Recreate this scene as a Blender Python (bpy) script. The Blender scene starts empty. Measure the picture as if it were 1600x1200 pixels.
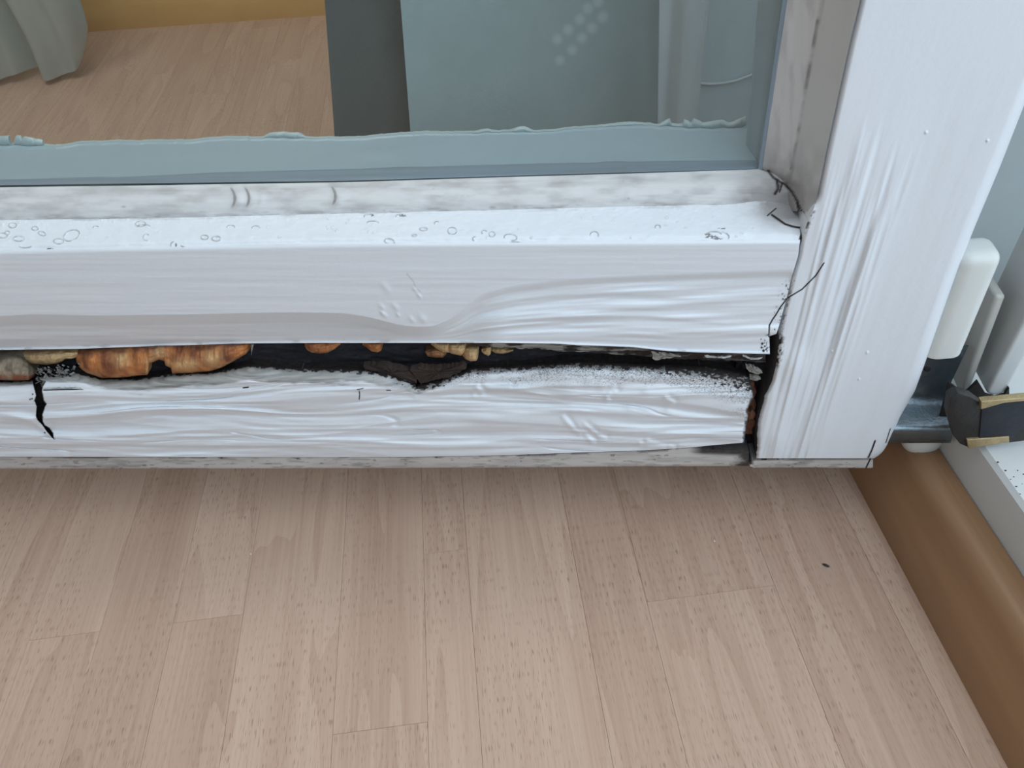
import bpy, bmesh, math, random
import numpy as np
from mathutils import Vector, Matrix

# ------------------------------------------------------------------ camera, world, lights, exposure
sc = bpy.context.scene
H = 0.45                                   # camera height above the floor (metres)
F = 1200.0                                 # focal length in pixels of the 1600 px wide frame
nz = lambda v: v / np.linalg.norm(v)
_up = -nz(np.array([120., 1200., F]))
_x = np.array([13800., -180., -F]); _x = nz(_x - _up * (_x @ _up))
_y = np.cross(_up, _x)
M = np.array([_x, _y, _up])                # camera axes (right, down, forward) -> world
cam = bpy.data.cameras.new('camera'); cam_o = bpy.data.objects.new('camera', cam)
sc.collection.objects.link(cam_o)
R = np.column_stack([M @ [1, 0, 0], M @ [0, -1, 0], M @ [0, 0, -1]])
mw = Matrix.Identity(4)
for i in range(3):
    for j in range(3):
        mw[i][j] = float(R[i, j])
mw.translation = (0, 0, H)
cam_o.matrix_world = mw
cam.sensor_width = 36.0; cam.lens = 27.0; cam.clip_start = 0.01
sc.camera = cam_o

world = bpy.data.worlds.new('overcast_sky'); sc.world = world
world.use_nodes = True
world.node_tree.nodes['Background'].inputs[0].default_value = (0.80, 0.90, 1.0, 1)
world.node_tree.nodes['Background'].inputs[1].default_value = 1.6

def area(name, loc, target, sx, sy, power, color):
    l = bpy.data.lights.new(name, 'AREA'); l.shape = 'RECTANGLE'; l.size = sx; l.size_y = sy
    l.energy = power; l.color = color
    o = bpy.data.objects.new(name, l); sc.collection.objects.link(o)
    o.location = loc
    o.rotation_euler = (Vector(target) - Vector(loc)).to_track_quat('-Z', 'Y').to_euler()
    return o
area('doorway_daylight', (0.44, -0.66, 1.2), (-0.2, 0.15, 0.25), 1.2, 1.7, 15.0, (0.69, 0.855, 1.0))
area('room_fill_light', (-0.45, 0.30, 2.4), (-0.4, 0.35, 0.0), 1.4, 1.4, 13.0, (0.90, 0.96, 1.0))  # added overhead fill for the room, no visible fitting
area('far_warm_fill', (-0.75, 0.98, 2.4), (-0.75, 0.98, 0.0), 0.9, 0.5, 9.0, (1.0, 0.90, 0.70))  # added warm fill that brightens and yellows the floor behind the glass
sc.view_settings.view_transform = 'Standard'
sc.view_settings.look = 'None'
sc.view_settings.gamma = 1.0
sc.view_settings.use_curve_mapping = False
sc.view_settings.exposure = -0.06
sc.cycles.use_denoising = True
sc.cycles.max_bounces = 8
sc.cycles.transparent_max_bounces = 12

# ------------------------------------------------------------------ helpers
rng = np.random.default_rng(7)
random.seed(7)

def ray(px, py):
    px = np.asarray(px, float); py = np.asarray(py, float)
    px, py = np.broadcast_arrays(px, py)
    d = np.stack([px - 800., py - 600., np.full(px.shape, F)], -1)
    return d @ M.T

def on_y(px, py, Y):                        # the point of the vertical plane y = Y seen at a photo position
    d = ray(px, py); t = np.asarray(Y) / d[..., 1]
    return d * t[..., None] + np.array([0, 0, H])

def on_z(px, py, z):                        # the point of the level plane z
    d = ray(px, py); t = (np.asarray(z) - H) / d[..., 2]
    return d * t[..., None] + np.array([0, 0, H])

A0 = on_z(1327, 735, 0.0); A1 = on_z(1575, 1200, 0.0)
U = nz(A0 - A1)                             # along the exterior wall, away from the camera
N = np.array([U[1], -U[0], 0.0])            # out through the exterior wall
ZZ = np.array([0, 0, 1.0])
def wl(a, p, z):                            # wall coordinates: along, outward, up
    return A1 + U * a + N * p + ZZ * z

def link(o, parent=None):
    sc.collection.objects.link(o)
    if parent is not None:
        o.parent = parent
    return o

def tag(o, label=None, cat=None, group=None, kind=None):
    if label: o['label'] = label
    if cat: o['category'] = cat
    if group: o['group'] = group
    if kind: o['kind'] = kind
    return o

def empty(name, loc):
    o = bpy.data.objects.new(name, None); sc.collection.objects.link(o)
    o.location = [float(v) for v in loc]; o.empty_display_size = 0.02
    return o

def make(name, verts, faces, mat, parent=None, mask=None, smooth=True, angle=50):
    """one mesh object; verts in world metres, moved into the parent's frame"""
    verts = np.asarray(verts, float)
    off = np.array(parent_world(parent)) if parent is not None else np.zeros(3)
    origin = np.zeros(3)
    if parent is None:
        origin = verts.mean(0); origin[2] = verts[:, 2].min()
    me = bpy.data.meshes.new(name)
    me.from_pydata([], [], []) if False else None
    v = verts - off - origin
    if isinstance(faces, np.ndarray) and faces.shape[1] == 4:
        nv, nf = len(v), len(faces)
        me.vertices.add(nv); me.vertices.foreach_set('co', v.astype(np.float32).ravel())
        me.loops.add(nf * 4); me.loops.foreach_set('vertex_index', faces.astype(np.int32).ravel())
        me.polygons.add(nf); me.polygons.foreach_set('loop_start', np.arange(0, nf * 4, 4, dtype=np.int32))
        me.update(calc_edges=True); me.validate()
    else:
        me.from_pydata(v.tolist(), [], [list(map(int, f)) for f in faces]); me.update()
    if mask is not None:
        at = me.color_attributes.new('wear', 'FLOAT_COLOR', 'POINT')
        m = np.zeros((len(v), 4), np.float32); m[:, :mask.shape[1]] = mask; m[:, 3] = 1
        at.data.foreach_set('color', m.ravel())
    if smooth:
        me.polygons.foreach_set('use_smooth', np.ones(len(me.polygons), bool))
        me.set_sharp_from_angle(angle=math.radians(angle))
    me.materials.append(mat)
    o = bpy.data.objects.new(name, me)
    o.location = [float(c) for c in origin]
    return link(o, parent)

def parent_world(p):
    l = Vector(p.location)
    while p.parent is not None:
        p = p.parent; l = l + Vector(p.location)
    return l

def grid(name, P, mat, parent=None, mask=None, walls=None, sides='tblr', toward=(0, -1, 0), wallmask=None, angle=50, back=False):
    """sheet of points P (n, m, 3); its rim may be carried back by the vector walls so that it has real thickness"""
    n, m = P.shape[:2]
    idx = np.arange(n * m).reshape(n, m)
    q = np.stack([idx[:-1, :-1], idx[:-1, 1:], idx[1:, 1:], idx[1:, :-1]], -1).reshape(-1, 4)
    a = P[n // 2, m // 2]; b = P[n // 2, m // 2 + 1 if m > 2 else 1]; c = P[min(n // 2 + 1, n - 1), m // 2]
    nn = np.cross(b - a, c - a)
    if nn @ np.array(toward) < 0:
        q = q[:, ::-1]; flip = True
    else:
        flip = False
    V = [P.reshape(-1, 3)]; Q = [q]
    Mk = [mask.reshape(n * m, -1)] if mask is not None else None
    if walls is not None:
        walls = np.asarray(walls, float)
        rim = []
        ring = np.concatenate([idx[0, :-1], idx[:-1, -1], idx[-1, :0:-1], idx[:0:-1, 0]])
        side = np.array(['t'] * (m - 1) + ['r'] * (n - 1) + ['b'] * (m - 1) + ['l'] * (n - 1))
        base = n * m; L = len(ring)
        V.append(P.reshape(-1, 3)[ring] + walls)
        if Mk is not None:
            wm = Mk[0][ring].copy()
            if wallmask is not None: wm[:] = np.maximum(wm, np.array(wallmask)[:wm.shape[1]])
            Mk.append(wm)
        k = np.arange(L); k2 = (k + 1) % L
        w = np.stack([ring[k], base + k, base + k2, ring[k2]], -1)
        w = w[np.isin(side, list(sides))]
        if flip: w = w[:, ::-1]
        Q.append(w)
    return make(name, np.concatenate(V), np.concatenate(Q), mat, parent,
                np.concatenate(Mk) if Mk is not None else None, True, angle)

def box_pts(c):                              # eight corners in wall or world coordinates
    v = np.array(c, float)
    f = [(0, 3, 2, 1), (4, 5, 6, 7), (0, 1, 5, 4), (1, 2, 6, 5), (2, 3, 7, 6), (3, 0, 4, 7)]
    return v, f

def bevel_obj(o, w, seg=2):
    bm = bmesh.new(); bm.from_mesh(o.data)
    bmesh.ops.recalc_face_normals(bm, faces=bm.faces)
    bmesh.ops.bevel(bm, geom=[e for e in bm.edges if e.calc_face_angle(0) > 0.4], offset=w, segments=seg, profile=0.6, affect='EDGES')
    bm.to_mesh(o.data); bm.free()
    o.data.polygons.foreach_set('use_smooth', np.ones(len(o.data.polygons), bool))
    o.data.set_sharp_from_angle(angle=math.radians(40))
    return o

def box(name, lo, hi, mat, parent=None, bev=0, wall=False):
    (x0, y0, z0), (x1, y1, z1) = lo, hi
    c = [(x0, y0, z0), (x1, y0, z0), (x1, y1, z0), (x0, y1, z0), (x0, y0, z1), (x1, y0, z1), (x1, y1, z1), (x0, y1, z1)]
    if wall: c = [wl(*p) for p in c]
    v, f = box_pts(c)
    o = make(name, v, f, mat, parent, smooth=False)
    bevel_obj(o, bev, 3) if bev else fix_normals(o)
    return o

def fix_normals(o):
    bm = bmesh.new(); bm.from_mesh(o.data)
    bmesh.ops.recalc_face_normals(bm, faces=bm.faces)
    bm.to_mesh(o.data); bm.free()

def prism(name, prof, vec, mat, parent=None, bev=0, seg=2):
    """closed outline (list of world points) carried along vec, capped both ends"""
    prof = np.array(prof, float); n = len(prof)
    v = np.concatenate([prof, prof + np.array(vec)])
    f = [list(range(n)), list(range(2 * n - 1, n - 1, -1))] + [[i, n + i, n + (i + 1) % n, (i + 1) % n] for i in range(n)]
    o = make(name, v, f, mat, parent, smooth=False)
    if bev: bevel_obj(o, bev, seg)
    else:
        fix_normals(o)
        o.data.polygons.foreach_set('use_smooth', np.ones(len(o.data.polygons), bool))
        o.data.set_sharp_from_angle(angle=math.radians(35))
    return o

# value noise
_T = rng.random((256, 256))
def vn(x, y, s=0):
    x = np.asarray(x, float) + s * 17.31; y = np.asarray(y, float) + s * 7.77
    xi = np.floor(x).astype(int); yi = np.floor(y).astype(int)
    fx = x - xi; fy = y - yi
    fx = fx * fx * fx * (fx * (fx * 6 - 15) + 10); fy = fy * fy * fy * (fy * (fy * 6 - 15) + 10)
    g = lambda a, b: _T[a % 256, b % 256]
    return (g(xi, yi) * (1 - fx) + g(xi + 1, yi) * fx) * (1 - fy) + (g(xi, yi + 1) * (1 - fx) + g(xi + 1, yi + 1) * fx) * fy
def fbm(x, y, o=4, s=0):
    r = 0; a = .5; t = 0
    for k in range(o):
        r = r + a * vn(x * 2 ** k, y * 2 ** k, s + k); t += a; a *= .5
    return r / t
def ss(a, b, x):
    t = np.clip((np.asarray(x, float) - a) / (b - a), 0, 1); return t * t * (3 - 2 * t)
def curve(pts, sm=0):
    xs = np.array([p[0] for p in pts], float); ys = np.array([p[1] for p in pts], float)
    o = np.argsort(xs, kind='stable'); xs, ys = xs[o], ys[o]
    def ev(x):
        x = np.asarray(x, float)
        if sm == 0: return ext(x)
        return sum(ext(x + sm * k) for k in (-1, -.66, -.33, 0, .33, .66, 1)) / 7
    def ext(x):
        y = np.interp(x, xs, ys)
        s0 = (ys[1] - ys[0]) / (xs[1] - xs[0]); s1 = (ys[-1] - ys[-2]) / (xs[-1] - xs[-2])
        y = np.where(x < xs[0], ys[0] + (x - xs[0]) * s0, y)
        return np.where(x > xs[-1], ys[-1] + (x - xs[-1]) * s1, y)
    return ev
def dist(PX, PY, pts, closed=False):
    d = np.full(PX.shape, 1e9)
    pts = list(pts) + ([pts[0]] if closed else [])
    for (x0, y0), (x1, y1) in zip(pts[:-1], pts[1:]):
        l2 = max((x1 - x0) ** 2 + (y1 - y0) ** 2, 1e-9)
        t = np.clip(((PX - x0) * (x1 - x0) + (PY - y0) * (y1 - y0)) / l2, 0, 1)
        d = np.minimum(d, np.hypot(PX - x0 - t * (x1 - x0), PY - y0 - t * (y1 - y0)))
    return d
def inside(PX, PY, poly):
    r = np.zeros(PX.shape, bool); n = len(poly)
    for i in range(n):
        x0, y0 = poly[i]; x1, y1 = poly[(i + 1) % n]
        if y0 == y1: continue
        c = ((PY >= min(y0, y1)) & (PY < max(y0, y1)))
        r ^= c & (PX < x0 + (PY - y0) * (x1 - x0) / (y1 - y0))
    return r
def stroke(PX, PY, pts, w, closed=False):
    return 1 - ss(w * .5, w * 1.1 + .35, dist(PX, PY, pts, closed))

# ------------------------------------------------------------------ materials
def new_mat(name):
    m = bpy.data.materials.new(name); m.use_nodes = True
    nt = m.node_tree; b = nt.nodes['Principled BSDF']
    return m, nt, b
def nd(nt, typ, **k):
    n = nt.nodes.new(typ)
    for a, v in k.items():
        if a.startswith('i_'): n.inputs[int(a[2:])].default_value = v
        else: setattr(n, a, v)
    return n
def plain(name, col, rough=.5, metal=0., bump=0., bscale=300., var=0.0, spec=.5):
    m, nt, b = new_mat(name)
    b.inputs['Base Color'].default_value = (*col, 1); b.inputs['Roughness'].default_value = rough
    b.inputs['Metallic'].default_value = metal; b.inputs['Specular IOR Level'].default_value = spec
    tc = nd(nt, 'ShaderNodeTexCoord')
    no = nd(nt, 'ShaderNodeTexNoise'); no.inputs['Scale'].default_value = bscale; no.inputs['Detail'].default_value = 4
    nt.links.new(tc.outputs['Object'], no.inputs['Vector'])
    if bump:
        bp = nd(nt, 'ShaderNodeBump'); bp.inputs['Strength'].default_value = bump; bp.inputs['Distance'].default_value = .001
        nt.links.new(no.outputs[0], bp.inputs['Height']); nt.links.new(bp.outputs[0], b.inputs['Normal'])
    if var:
        n2 = nd(nt, 'ShaderNodeTexNoise'); n2.inputs['Scale'].default_value = bscale * .25; n2.inputs['Detail'].default_value = 5
        nt.links.new(tc.outputs['Object'], n2.inputs['Vector'])
        mx = nd(nt, 'ShaderNodeMix', data_type='RGBA')
        mx.inputs[6].default_value = (*[c * (1 - var) for c in col], 1); mx.inputs[7].default_value = (*[min(1, c * (1 + var)) for c in col], 1)
        nt.links.new(n2.outputs[0], mx.inputs[0]); nt.links.new(mx.outputs[2], b.inputs['Base Color'])
    return m

PAINT = (0.745, 0.775, 0.815)
def paint_mat(name, base=PAINT, rough=.38):
    """white gloss paint with wear: red channel = grey grime, green = black rot, blue = bare weathered wood"""
    m, nt, b = new_mat(name)
    L = nt.links.new
    at = nd(nt, 'ShaderNodeVertexColor', layer_name='wear')
    sp = nd(nt, 'ShaderNodeSeparateColor'); L(at.outputs[0], sp.inputs[0])
    tc = nd(nt, 'ShaderNodeTexCoord')
    n1 = nd(nt, 'ShaderNodeTexNoise'); n1.inputs['Scale'].default_value = 420; n1.inputs['Detail'].default_value = 5
    L(tc.outputs['Object'], n1.inputs['Vector'])
    mpg = nd(nt, 'ShaderNodeMapping'); mpg.inputs['Scale'].default_value = (60, 60, 900)
    L(tc.outputs['Object'], mpg.inputs[0])
    n2 = nd(nt, 'ShaderNodeTexNoise'); n2.inputs['Scale'].default_value = 1; n2.inputs['Detail'].default_value = 4
    L(mpg.outputs[0], n2.inputs['Vector'])
    rw = nd(nt, 'ShaderNodeValToRGB')
    rw.color_ramp.elements[0].color = (.13, .125, .11, 1); rw.color_ramp.elements[0].position = .3
    rw.color_ramp.elements[1].color = (.40, .395, .37, 1); rw.color_ramp.elements[1].position = .7
    L(n2.outputs[0], rw.inputs[0])
    rr = nd(nt, 'ShaderNodeValToRGB')
    rr.color_ramp.elements[0].color = (.010, .009, .010, 1); rr.color_ramp.elements[0].position = .35
    rr.color_ramp.elements[1].color = (.050, .034, .028, 1); rr.color_ramp.elements[1].position = .75
    L(n1.outputs[0], rr.inputs[0])
    m1 = nd(nt, 'ShaderNodeMix', data_type='RGBA'); m1.inputs[6].default_value = (*base, 1); m1.inputs[7].default_value = (.27, .25, .245, 1)
    L(sp.outputs[0], m1.inputs[0])
    m2 = nd(nt, 'ShaderNodeMix', data_type='RGBA'); L(sp.outputs[2], m2.inputs[0]); L(m1.outputs[2], m2.inputs[6]); L(rw.outputs[0], m2.inputs[7])
    m3 = nd(nt, 'ShaderNodeMix', data_type='RGBA'); L(sp.outputs[1], m3.inputs[0]); L(m2.outputs[2], m3.inputs[6]); L(rr.outputs[0], m3.inputs[7])
    L(m3.outputs[2], b.inputs['Base Color'])
    mr = nd(nt, 'ShaderNodeMath', operation='MAXIMUM'); L(sp.outputs[1], mr.inputs[0]); L(sp.outputs[2], mr.inputs[1])
    mx = nd(nt, 'ShaderNodeMapRange'); mx.inputs[3].default_value = rough; mx.inputs[4].default_value = .85; L(mr.outputs[0], mx.inputs[0]); L(mx.outputs[0], b.inputs['Roughness'])
    bp = nd(nt, 'ShaderNodeBump'); bp.inputs['Strength'].default_value = .16; bp.inputs['Distance'].default_value = .0006
    L(n1.outputs[0], bp.inputs['Height']); L(bp.outputs[0], b.inputs['Normal'])
    return m
M_paint = paint_mat('white_gloss_paint')
M_bead = paint_mat('grimy_white_paint', (.70, .70, .70), .45)
M_strip = paint_mat('weathered_white_paint', (.62, .615, .60), .6)

def wood_mat(name, dark, light, pore, sx=1.0, rough=.42, pores=True, contrast=1.0):
    """long-grained wood along local y"""
    m, nt, b = new_mat(name); L = nt.links.new
    tc = nd(nt, 'ShaderNodeTexCoord'); oi = nd(nt, 'ShaderNodeObjectInfo')
    cb = nd(nt, 'ShaderNodeCombineXYZ')
    for k, f in enumerate((37.0, 91.0, 0.0)):
        mm = nd(nt, 'ShaderNodeMath', operation='MULTIPLY'); mm.inputs[1].default_value = f; L(oi.outputs['Random'], mm.inputs[0]); L(mm.outputs[0], cb.inputs[k])
    ad = nd(nt, 'ShaderNodeVectorMath', operation='ADD'); L(tc.outputs['Object'], ad.inputs[0]); L(cb.outputs[0], ad.inputs[1])
    # cathedral figure
    mp = nd(nt, 'ShaderNodeMapping'); mp.inputs['Scale'].default_value = (22 * sx, 2.2, 1); L(ad.outputs[0], mp.inputs[0])
    n0 = nd(nt, 'ShaderNodeTexNoise'); n0.inputs['Scale'].default_value = 1.0; n0.inputs['Detail'].default_value = 1.5; n0.inputs['Distortion'].default_value = .35
    L(mp.outputs[0], n0.inputs['Vector'])
    ml = nd(nt, 'ShaderNodeMath', operation='MULTIPLY'); ml.inputs[1].default_value = 7.0; L(n0.outputs[0], ml.inputs[0])
    fr = nd(nt, 'ShaderNodeMath', operation='FRACT'); L(ml.outputs[0], fr.inputs[0])
    pw = nd(nt, 'ShaderNodeMath', operation='POWER'); pw.inputs[1].default_value = 1.6; L(fr.outputs[0], pw.inputs[0])
    # fine grain
    mg = nd(nt, 'ShaderNodeMapping'); mg.inputs['Scale'].default_value = (520, 9, 1); L(ad.outputs[0], mg.inputs[0])
    n1 = nd(nt, 'ShaderNodeTexNoise'); n1.inputs['Scale'].default_value = 1; n1.inputs['Detail'].default_value = 3; L(mg.outputs[0], n1.inputs['Vector'])
    # broad tone
    mb_ = nd(nt, 'ShaderNodeMapping'); mb_.inputs['Scale'].default_value = (14, 3, 1); L(ad.outputs[0], mb_.inputs[0])
    n2 = nd(nt, 'ShaderNodeTexNoise'); n2.inputs['Scale'].default_value = 1; n2.inputs['Detail'].default_value = 2; L(mb_.outputs[0], n2.inputs['Vector'])
    a1 = nd(nt, 'ShaderNodeMath', operation='MULTIPLY_ADD'); a1.inputs[1].default_value = -.24 * contrast; a1.inputs[2].default_value = .62; L(pw.outputs[0], a1.inputs[0])
    a2 = nd(nt, 'ShaderNodeMath', operation='MULTIPLY_ADD'); a2.inputs[1].default_value = .72; L(n1.outputs[0], a2.inputs[0]); L(a1.outputs[0], a2.inputs[2])
    a3 = nd(nt, 'ShaderNodeMath', operation='MULTIPLY_ADD'); a3.inputs[1].default_value = .5; L(n2.outputs[0], a3.inputs[0]); L(a2.outputs[0], a3.inputs[2])
    a4 = nd(nt, 'ShaderNodeMath', operation='MULTIPLY_ADD'); a4.inputs[1].default_value = .22; L(oi.outputs['Random'], a4.inputs[0]); L(a3.outputs[0], a4.inputs[2])
    a5 = nd(nt, 'ShaderNodeMath', operation='SUBTRACT'); a5.inputs[1].default_value = .655; L(a4.outputs[0], a5.inputs[0])
    cl = nd(nt, 'ShaderNodeClamp'); L(a5.outputs[0], cl.inputs[0])
    mx = nd(nt, 'ShaderNodeMix', data_type='RGBA'); mx.inputs[6].default_value = (*dark, 1); mx.inputs[7].default_value = (*light, 1); L(cl.outputs[0], mx.inputs[0])
    out = mx.outputs[2]
    if pores:
        mv = nd(nt, 'ShaderNodeMapping'); mv.inputs['Scale'].default_value = (1900, 150, 1); L(ad.outputs[0], mv.inputs[0])
        n3 = nd(nt, 'ShaderNodeTexNoise'); n3.inputs['Scale'].default_value = 1; n3.inputs['Detail'].default_value = 0; L(mv.outputs[0], n3.inputs['Vector'])
        mpd = nd(nt, 'ShaderNodeMapping'); mpd.inputs['Scale'].default_value = (24, 9, 1); L(ad.outputs[0], mpd.inputs[0])
        n4 = nd(nt, 'ShaderNodeTexNoise'); n4.inputs['Scale'].default_value = 1; L(mpd.outputs[0], n4.inputs['Vector'])
        s1 = nd(nt, 'ShaderNodeMapRange'); s1.inputs[1].default_value = .64; s1.inputs[2].default_value = .76; L(n3.outputs[0], s1.inputs[0])
        s2 = nd(nt, 'ShaderNodeMapRange'); s2.inputs[1].default_value = .28; s2.inputs[2].default_value = .58; L(n4.outputs[0], s2.inputs[0])
        mu = nd(nt, 'ShaderNodeMath', operation='MULTIPLY'); L(s1.outputs[0], mu.inputs[0]); L(s2.outputs[0], mu.inputs[1])
        mu2 = nd(nt, 'ShaderNodeMath', operation='MULTIPLY'); mu2.inputs[1].default_value = .6; L(mu.outputs[0], mu2.inputs[0])
        mp2 = nd(nt, 'ShaderNodeMix', data_type='RGBA'); L(mu2.outputs[0], mp2.inputs[0]); L(out, mp2.inputs[6]); mp2.inputs[7].default_value = (*pore, 1)
        out = mp2.outputs[2]
    L(out, b.inputs['Base Color']); b.inputs['Roughness'].default_value = rough
    return m
M_floor = wood_mat('beech_laminate', (.36, .218, .155), (.585, .42, .322), (.17, .092, .066))
M_joint = plain('plank_joint', (.34, .23, .175), .8)
M_skirt = wood_mat('stained_skirting_wood', (.22, .118, .06), (.34, .19, .098), (.2, .1, .05), .5, .38, False, .35)
M_skirt2 = wood_mat('pale_skirting_wood', (.60, .345, .12), (.74, .46, .18), (.2, .1, .05), .5, .4, False, .5)
M_rot = plain('rotten_black_wood', (.020, .018, .023), .9, 0, .9, 260, .8)
M_redwood = plain('exposed_red_wood', (.13, .05, .025), .85, 0, .9, 500, .6)
M_greywood = plain('weathered_grey_wood', (.30, .28, .25), .9, 0, .9, 700, .5)
M_wall = plain('cream_wall_plaster', (.60, .60, .585), .9, 0, .15, 120)
M_ceil = plain('white_ceiling_paint', (.75, .74, .72), .9)
M_frame = plain('white_frame_lacquer', (.62, .635, .63), .42, 0, .05, 200, .04)
M_plast = plain('white_plastic', (.66, .68, .655), .33, 0, .03, 200, .03)
M_plast2 = plain('aged_grey_plastic', (.50, .49, .455), .42, 0, .05, 200, .05)
M_steel = plain('blued_steel', (.20, .245, .275), .34, .85, .25, 500, .35)
M_darkmetal = plain('dark_oiled_metal', (.035, .033, .032), .55, .4, .3, 400, .5)
M_brass = plain('tarnished_brass', (.46, .36, .20), .45, .6, .4, 900, .4)
M_seal = plain('dark_rubber_seal', (.03, .045, .055), .6)
M_grime = plain('black_grime', (.03, .027, .025), .9)
M_web = plain('grey_fluff', (.22, .22, .22), .95)

def glass_mat():
    m, nt, b = new_mat('window_glass'); nt.nodes.remove(b); L = nt.links.new
    t = nd(nt, 'ShaderNodeBsdfTransparent'); t.inputs[0].default_value = (.94, .96, .955, 1)
    g = nd(nt, 'ShaderNodeBsdfGlossy'); g.inputs['Roughness'].default_value = .02
    lw = nd(nt, 'ShaderNodeLayerWeight'); lw.inputs[0].default_value = .5
    pw = nd(nt, 'ShaderNodeMath', operation='POWER'); pw.inputs[1].default_value = 5; L(lw.outputs['Facing'], pw.inputs[0])
    fr = nd(nt, 'ShaderNodeMath', operation='MULTIPLY_ADD'); fr.inputs[1].default_value = .9; fr.inputs[2].default_value = .04; L(pw.outputs[0], fr.inputs[0])
    mx = nd(nt, 'ShaderNodeMixShader'); L(fr.outputs[0], mx.inputs[0]); L(t.outputs[0], mx.inputs[1]); L(g.outputs[0], mx.inputs[2])
    L(mx.outputs[0], nt.nodes['Material Output'].inputs[0])
    return m
M_glass = glass_mat()

def spacer_mat(name, col):
    m = paint_mat(name, col, .35); return m
M_spacer = spacer_mat('pane_edge_sealant', (.36, .455, .515))
M_spacer2 = spacer_mat('pane_edge_spacer', (.26, .33, .40))

def cloth_mat(name, col, weave=900., dots=False, rough=.8):
    m, nt, b = new_mat(name); L = nt.links.new
    tc = nd(nt, 'ShaderNodeTexCoord')
    mp = nd(nt, 'ShaderNodeMapping'); mp.inputs['Rotation'].default_value = (0, .5, 0); L(tc.outputs['Object'], mp.inputs[0])
    ck = nd(nt, 'ShaderNodeTexWave'); ck.inputs['Scale'].default_value = weave * .5; L(mp.outputs[0], ck.inputs['Vector'])
    no = nd(nt, 'ShaderNodeTexNoise'); no.inputs['Scale'].default_value = 25; no.inputs['Detail'].default_value = 4; L(tc.outputs['Object'], no.inputs['Vector'])
    mx = nd(nt, 'ShaderNodeMix', data_type='RGBA'); mx.inputs[6].default_value = (*[c * .9 for c in col], 1); mx.inputs[7].default_value = (*[c * 1.1 for c in col], 1)
    L(no.outputs[0], mx.inputs[0]); L(mx.outputs[2], b.inputs['Base Color'])
    bp = nd(nt, 'ShaderNodeBump'); bp.inputs['Strength'].default_value = .25; bp.inputs['Distance'].default_value = .0004
    L(ck.outputs[0], bp.inputs['Height']); L(bp.outputs[0], b.inputs['Normal'])
    b.inputs['Roughness'].default_value = rough
    b.inputs['Sheen Weight'].default_value = .15
    return m
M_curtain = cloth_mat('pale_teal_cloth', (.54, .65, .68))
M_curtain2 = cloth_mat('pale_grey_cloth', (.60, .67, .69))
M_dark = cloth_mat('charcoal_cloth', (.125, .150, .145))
M_silver = cloth_mat('silver_satin', (.40, .42, .38), 900, False, .35)
M_dots = cloth_mat('pale_teal_cloth_with_dots', (.43, .54, .56))

def fungus_mat(name, c0, c1, c2):
    """ribbed bracket: rust flesh, darker upper part, pale growing margin (blue channel of 'wear' = margin)"""
    m, nt, b = new_mat(name); L = nt.links.new
    tc = nd(nt, 'ShaderNodeTexCoord')
    mp = nd(nt, 'ShaderNodeMapping'); mp.inputs['Scale'].default_value = (130, 60, 55); L(tc.outputs['Object'], mp.inputs[0])
    n = nd(nt, 'ShaderNodeTexNoise'); n.inputs['Scale'].default_value = 1; n.inputs['Detail'].default_value = 5; L(mp.outputs[0], n.inputs['Vector'])
    r = nd(nt, 'ShaderNodeValToRGB'); r.color_ramp.elements[0].position = .32; r.color_ramp.elements[1].position = .68
    r.color_ramp.elements[0].color = (*c0, 1); r.color_ramp.elements[1].color = (*c1, 1); L(n.outputs[0], r.inputs[0])
    at = nd(nt, 'ShaderNodeVertexColor', layer_name='wear'); sp = nd(nt, 'ShaderNodeSeparateColor'); L(at.outputs[0], sp.inputs[0])
    mx = nd(nt, 'ShaderNodeMix', data_type='RGBA'); L(sp.outputs[2], mx.inputs[0]); L(r.outputs[0], mx.inputs[6]); mx.inputs[7].default_value = (*c2, 1)
    L(mx.outputs[2], b.inputs['Base Color']); b.inputs['Roughness'].default_value = .75
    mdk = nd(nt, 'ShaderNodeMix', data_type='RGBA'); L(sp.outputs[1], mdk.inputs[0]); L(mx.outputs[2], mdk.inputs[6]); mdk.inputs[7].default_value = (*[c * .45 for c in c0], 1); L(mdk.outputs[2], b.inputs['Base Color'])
    bp = nd(nt, 'ShaderNodeBump'); bp.inputs['Strength'].default_value = .5; bp.inputs['Distance'].default_value = .001
    L(n.outputs[0], bp.inputs['Height']); L(bp.outputs[0], b.inputs['Normal'])
    return m
M_fun_orange = fungus_mat('rust_orange_fungus', (.15, .040, .018), (.56, .215, .065), (.62, .40, .19))
M_fun_pale = fungus_mat('pale_ochre_fungus', (.42, .25, .11), (.66, .47, .25), (.72, .56, .34))
M_fun_tan = fungus_mat('tan_fungus', (.33, .21, .10), (.55, .38, .20), (.5, .4, .26))
M_fun_grey = fungus_mat('grey_tan_fungus', (.13, .10, .07), (.42, .345, .25), (.24, .075, .03))
M_fun_brown = fungus_mat('brown_fungus', (.20, .085, .04), (.40, .2, .09), (.45, .25, .12))

# ------------------------------------------------------------------ room shell
FARA = 1.17
def quad(name, pts, mat, parent=None, back=None):
    """slab: four corners and a thickness vector"""
    return prism(name, pts, back, mat, parent)
floor = quad('floor', [(-2.4, -1.75, -.0045), (1.2, -1.75, -.0045), (1.2, 1.75, -.0045), (-2.4, 1.75, -.0045)], M_joint, None, (0, 0, -.04))
tag(floor, 'pale beech-look laminate floor under the rotten door', 'floor', kind='structure')

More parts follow.
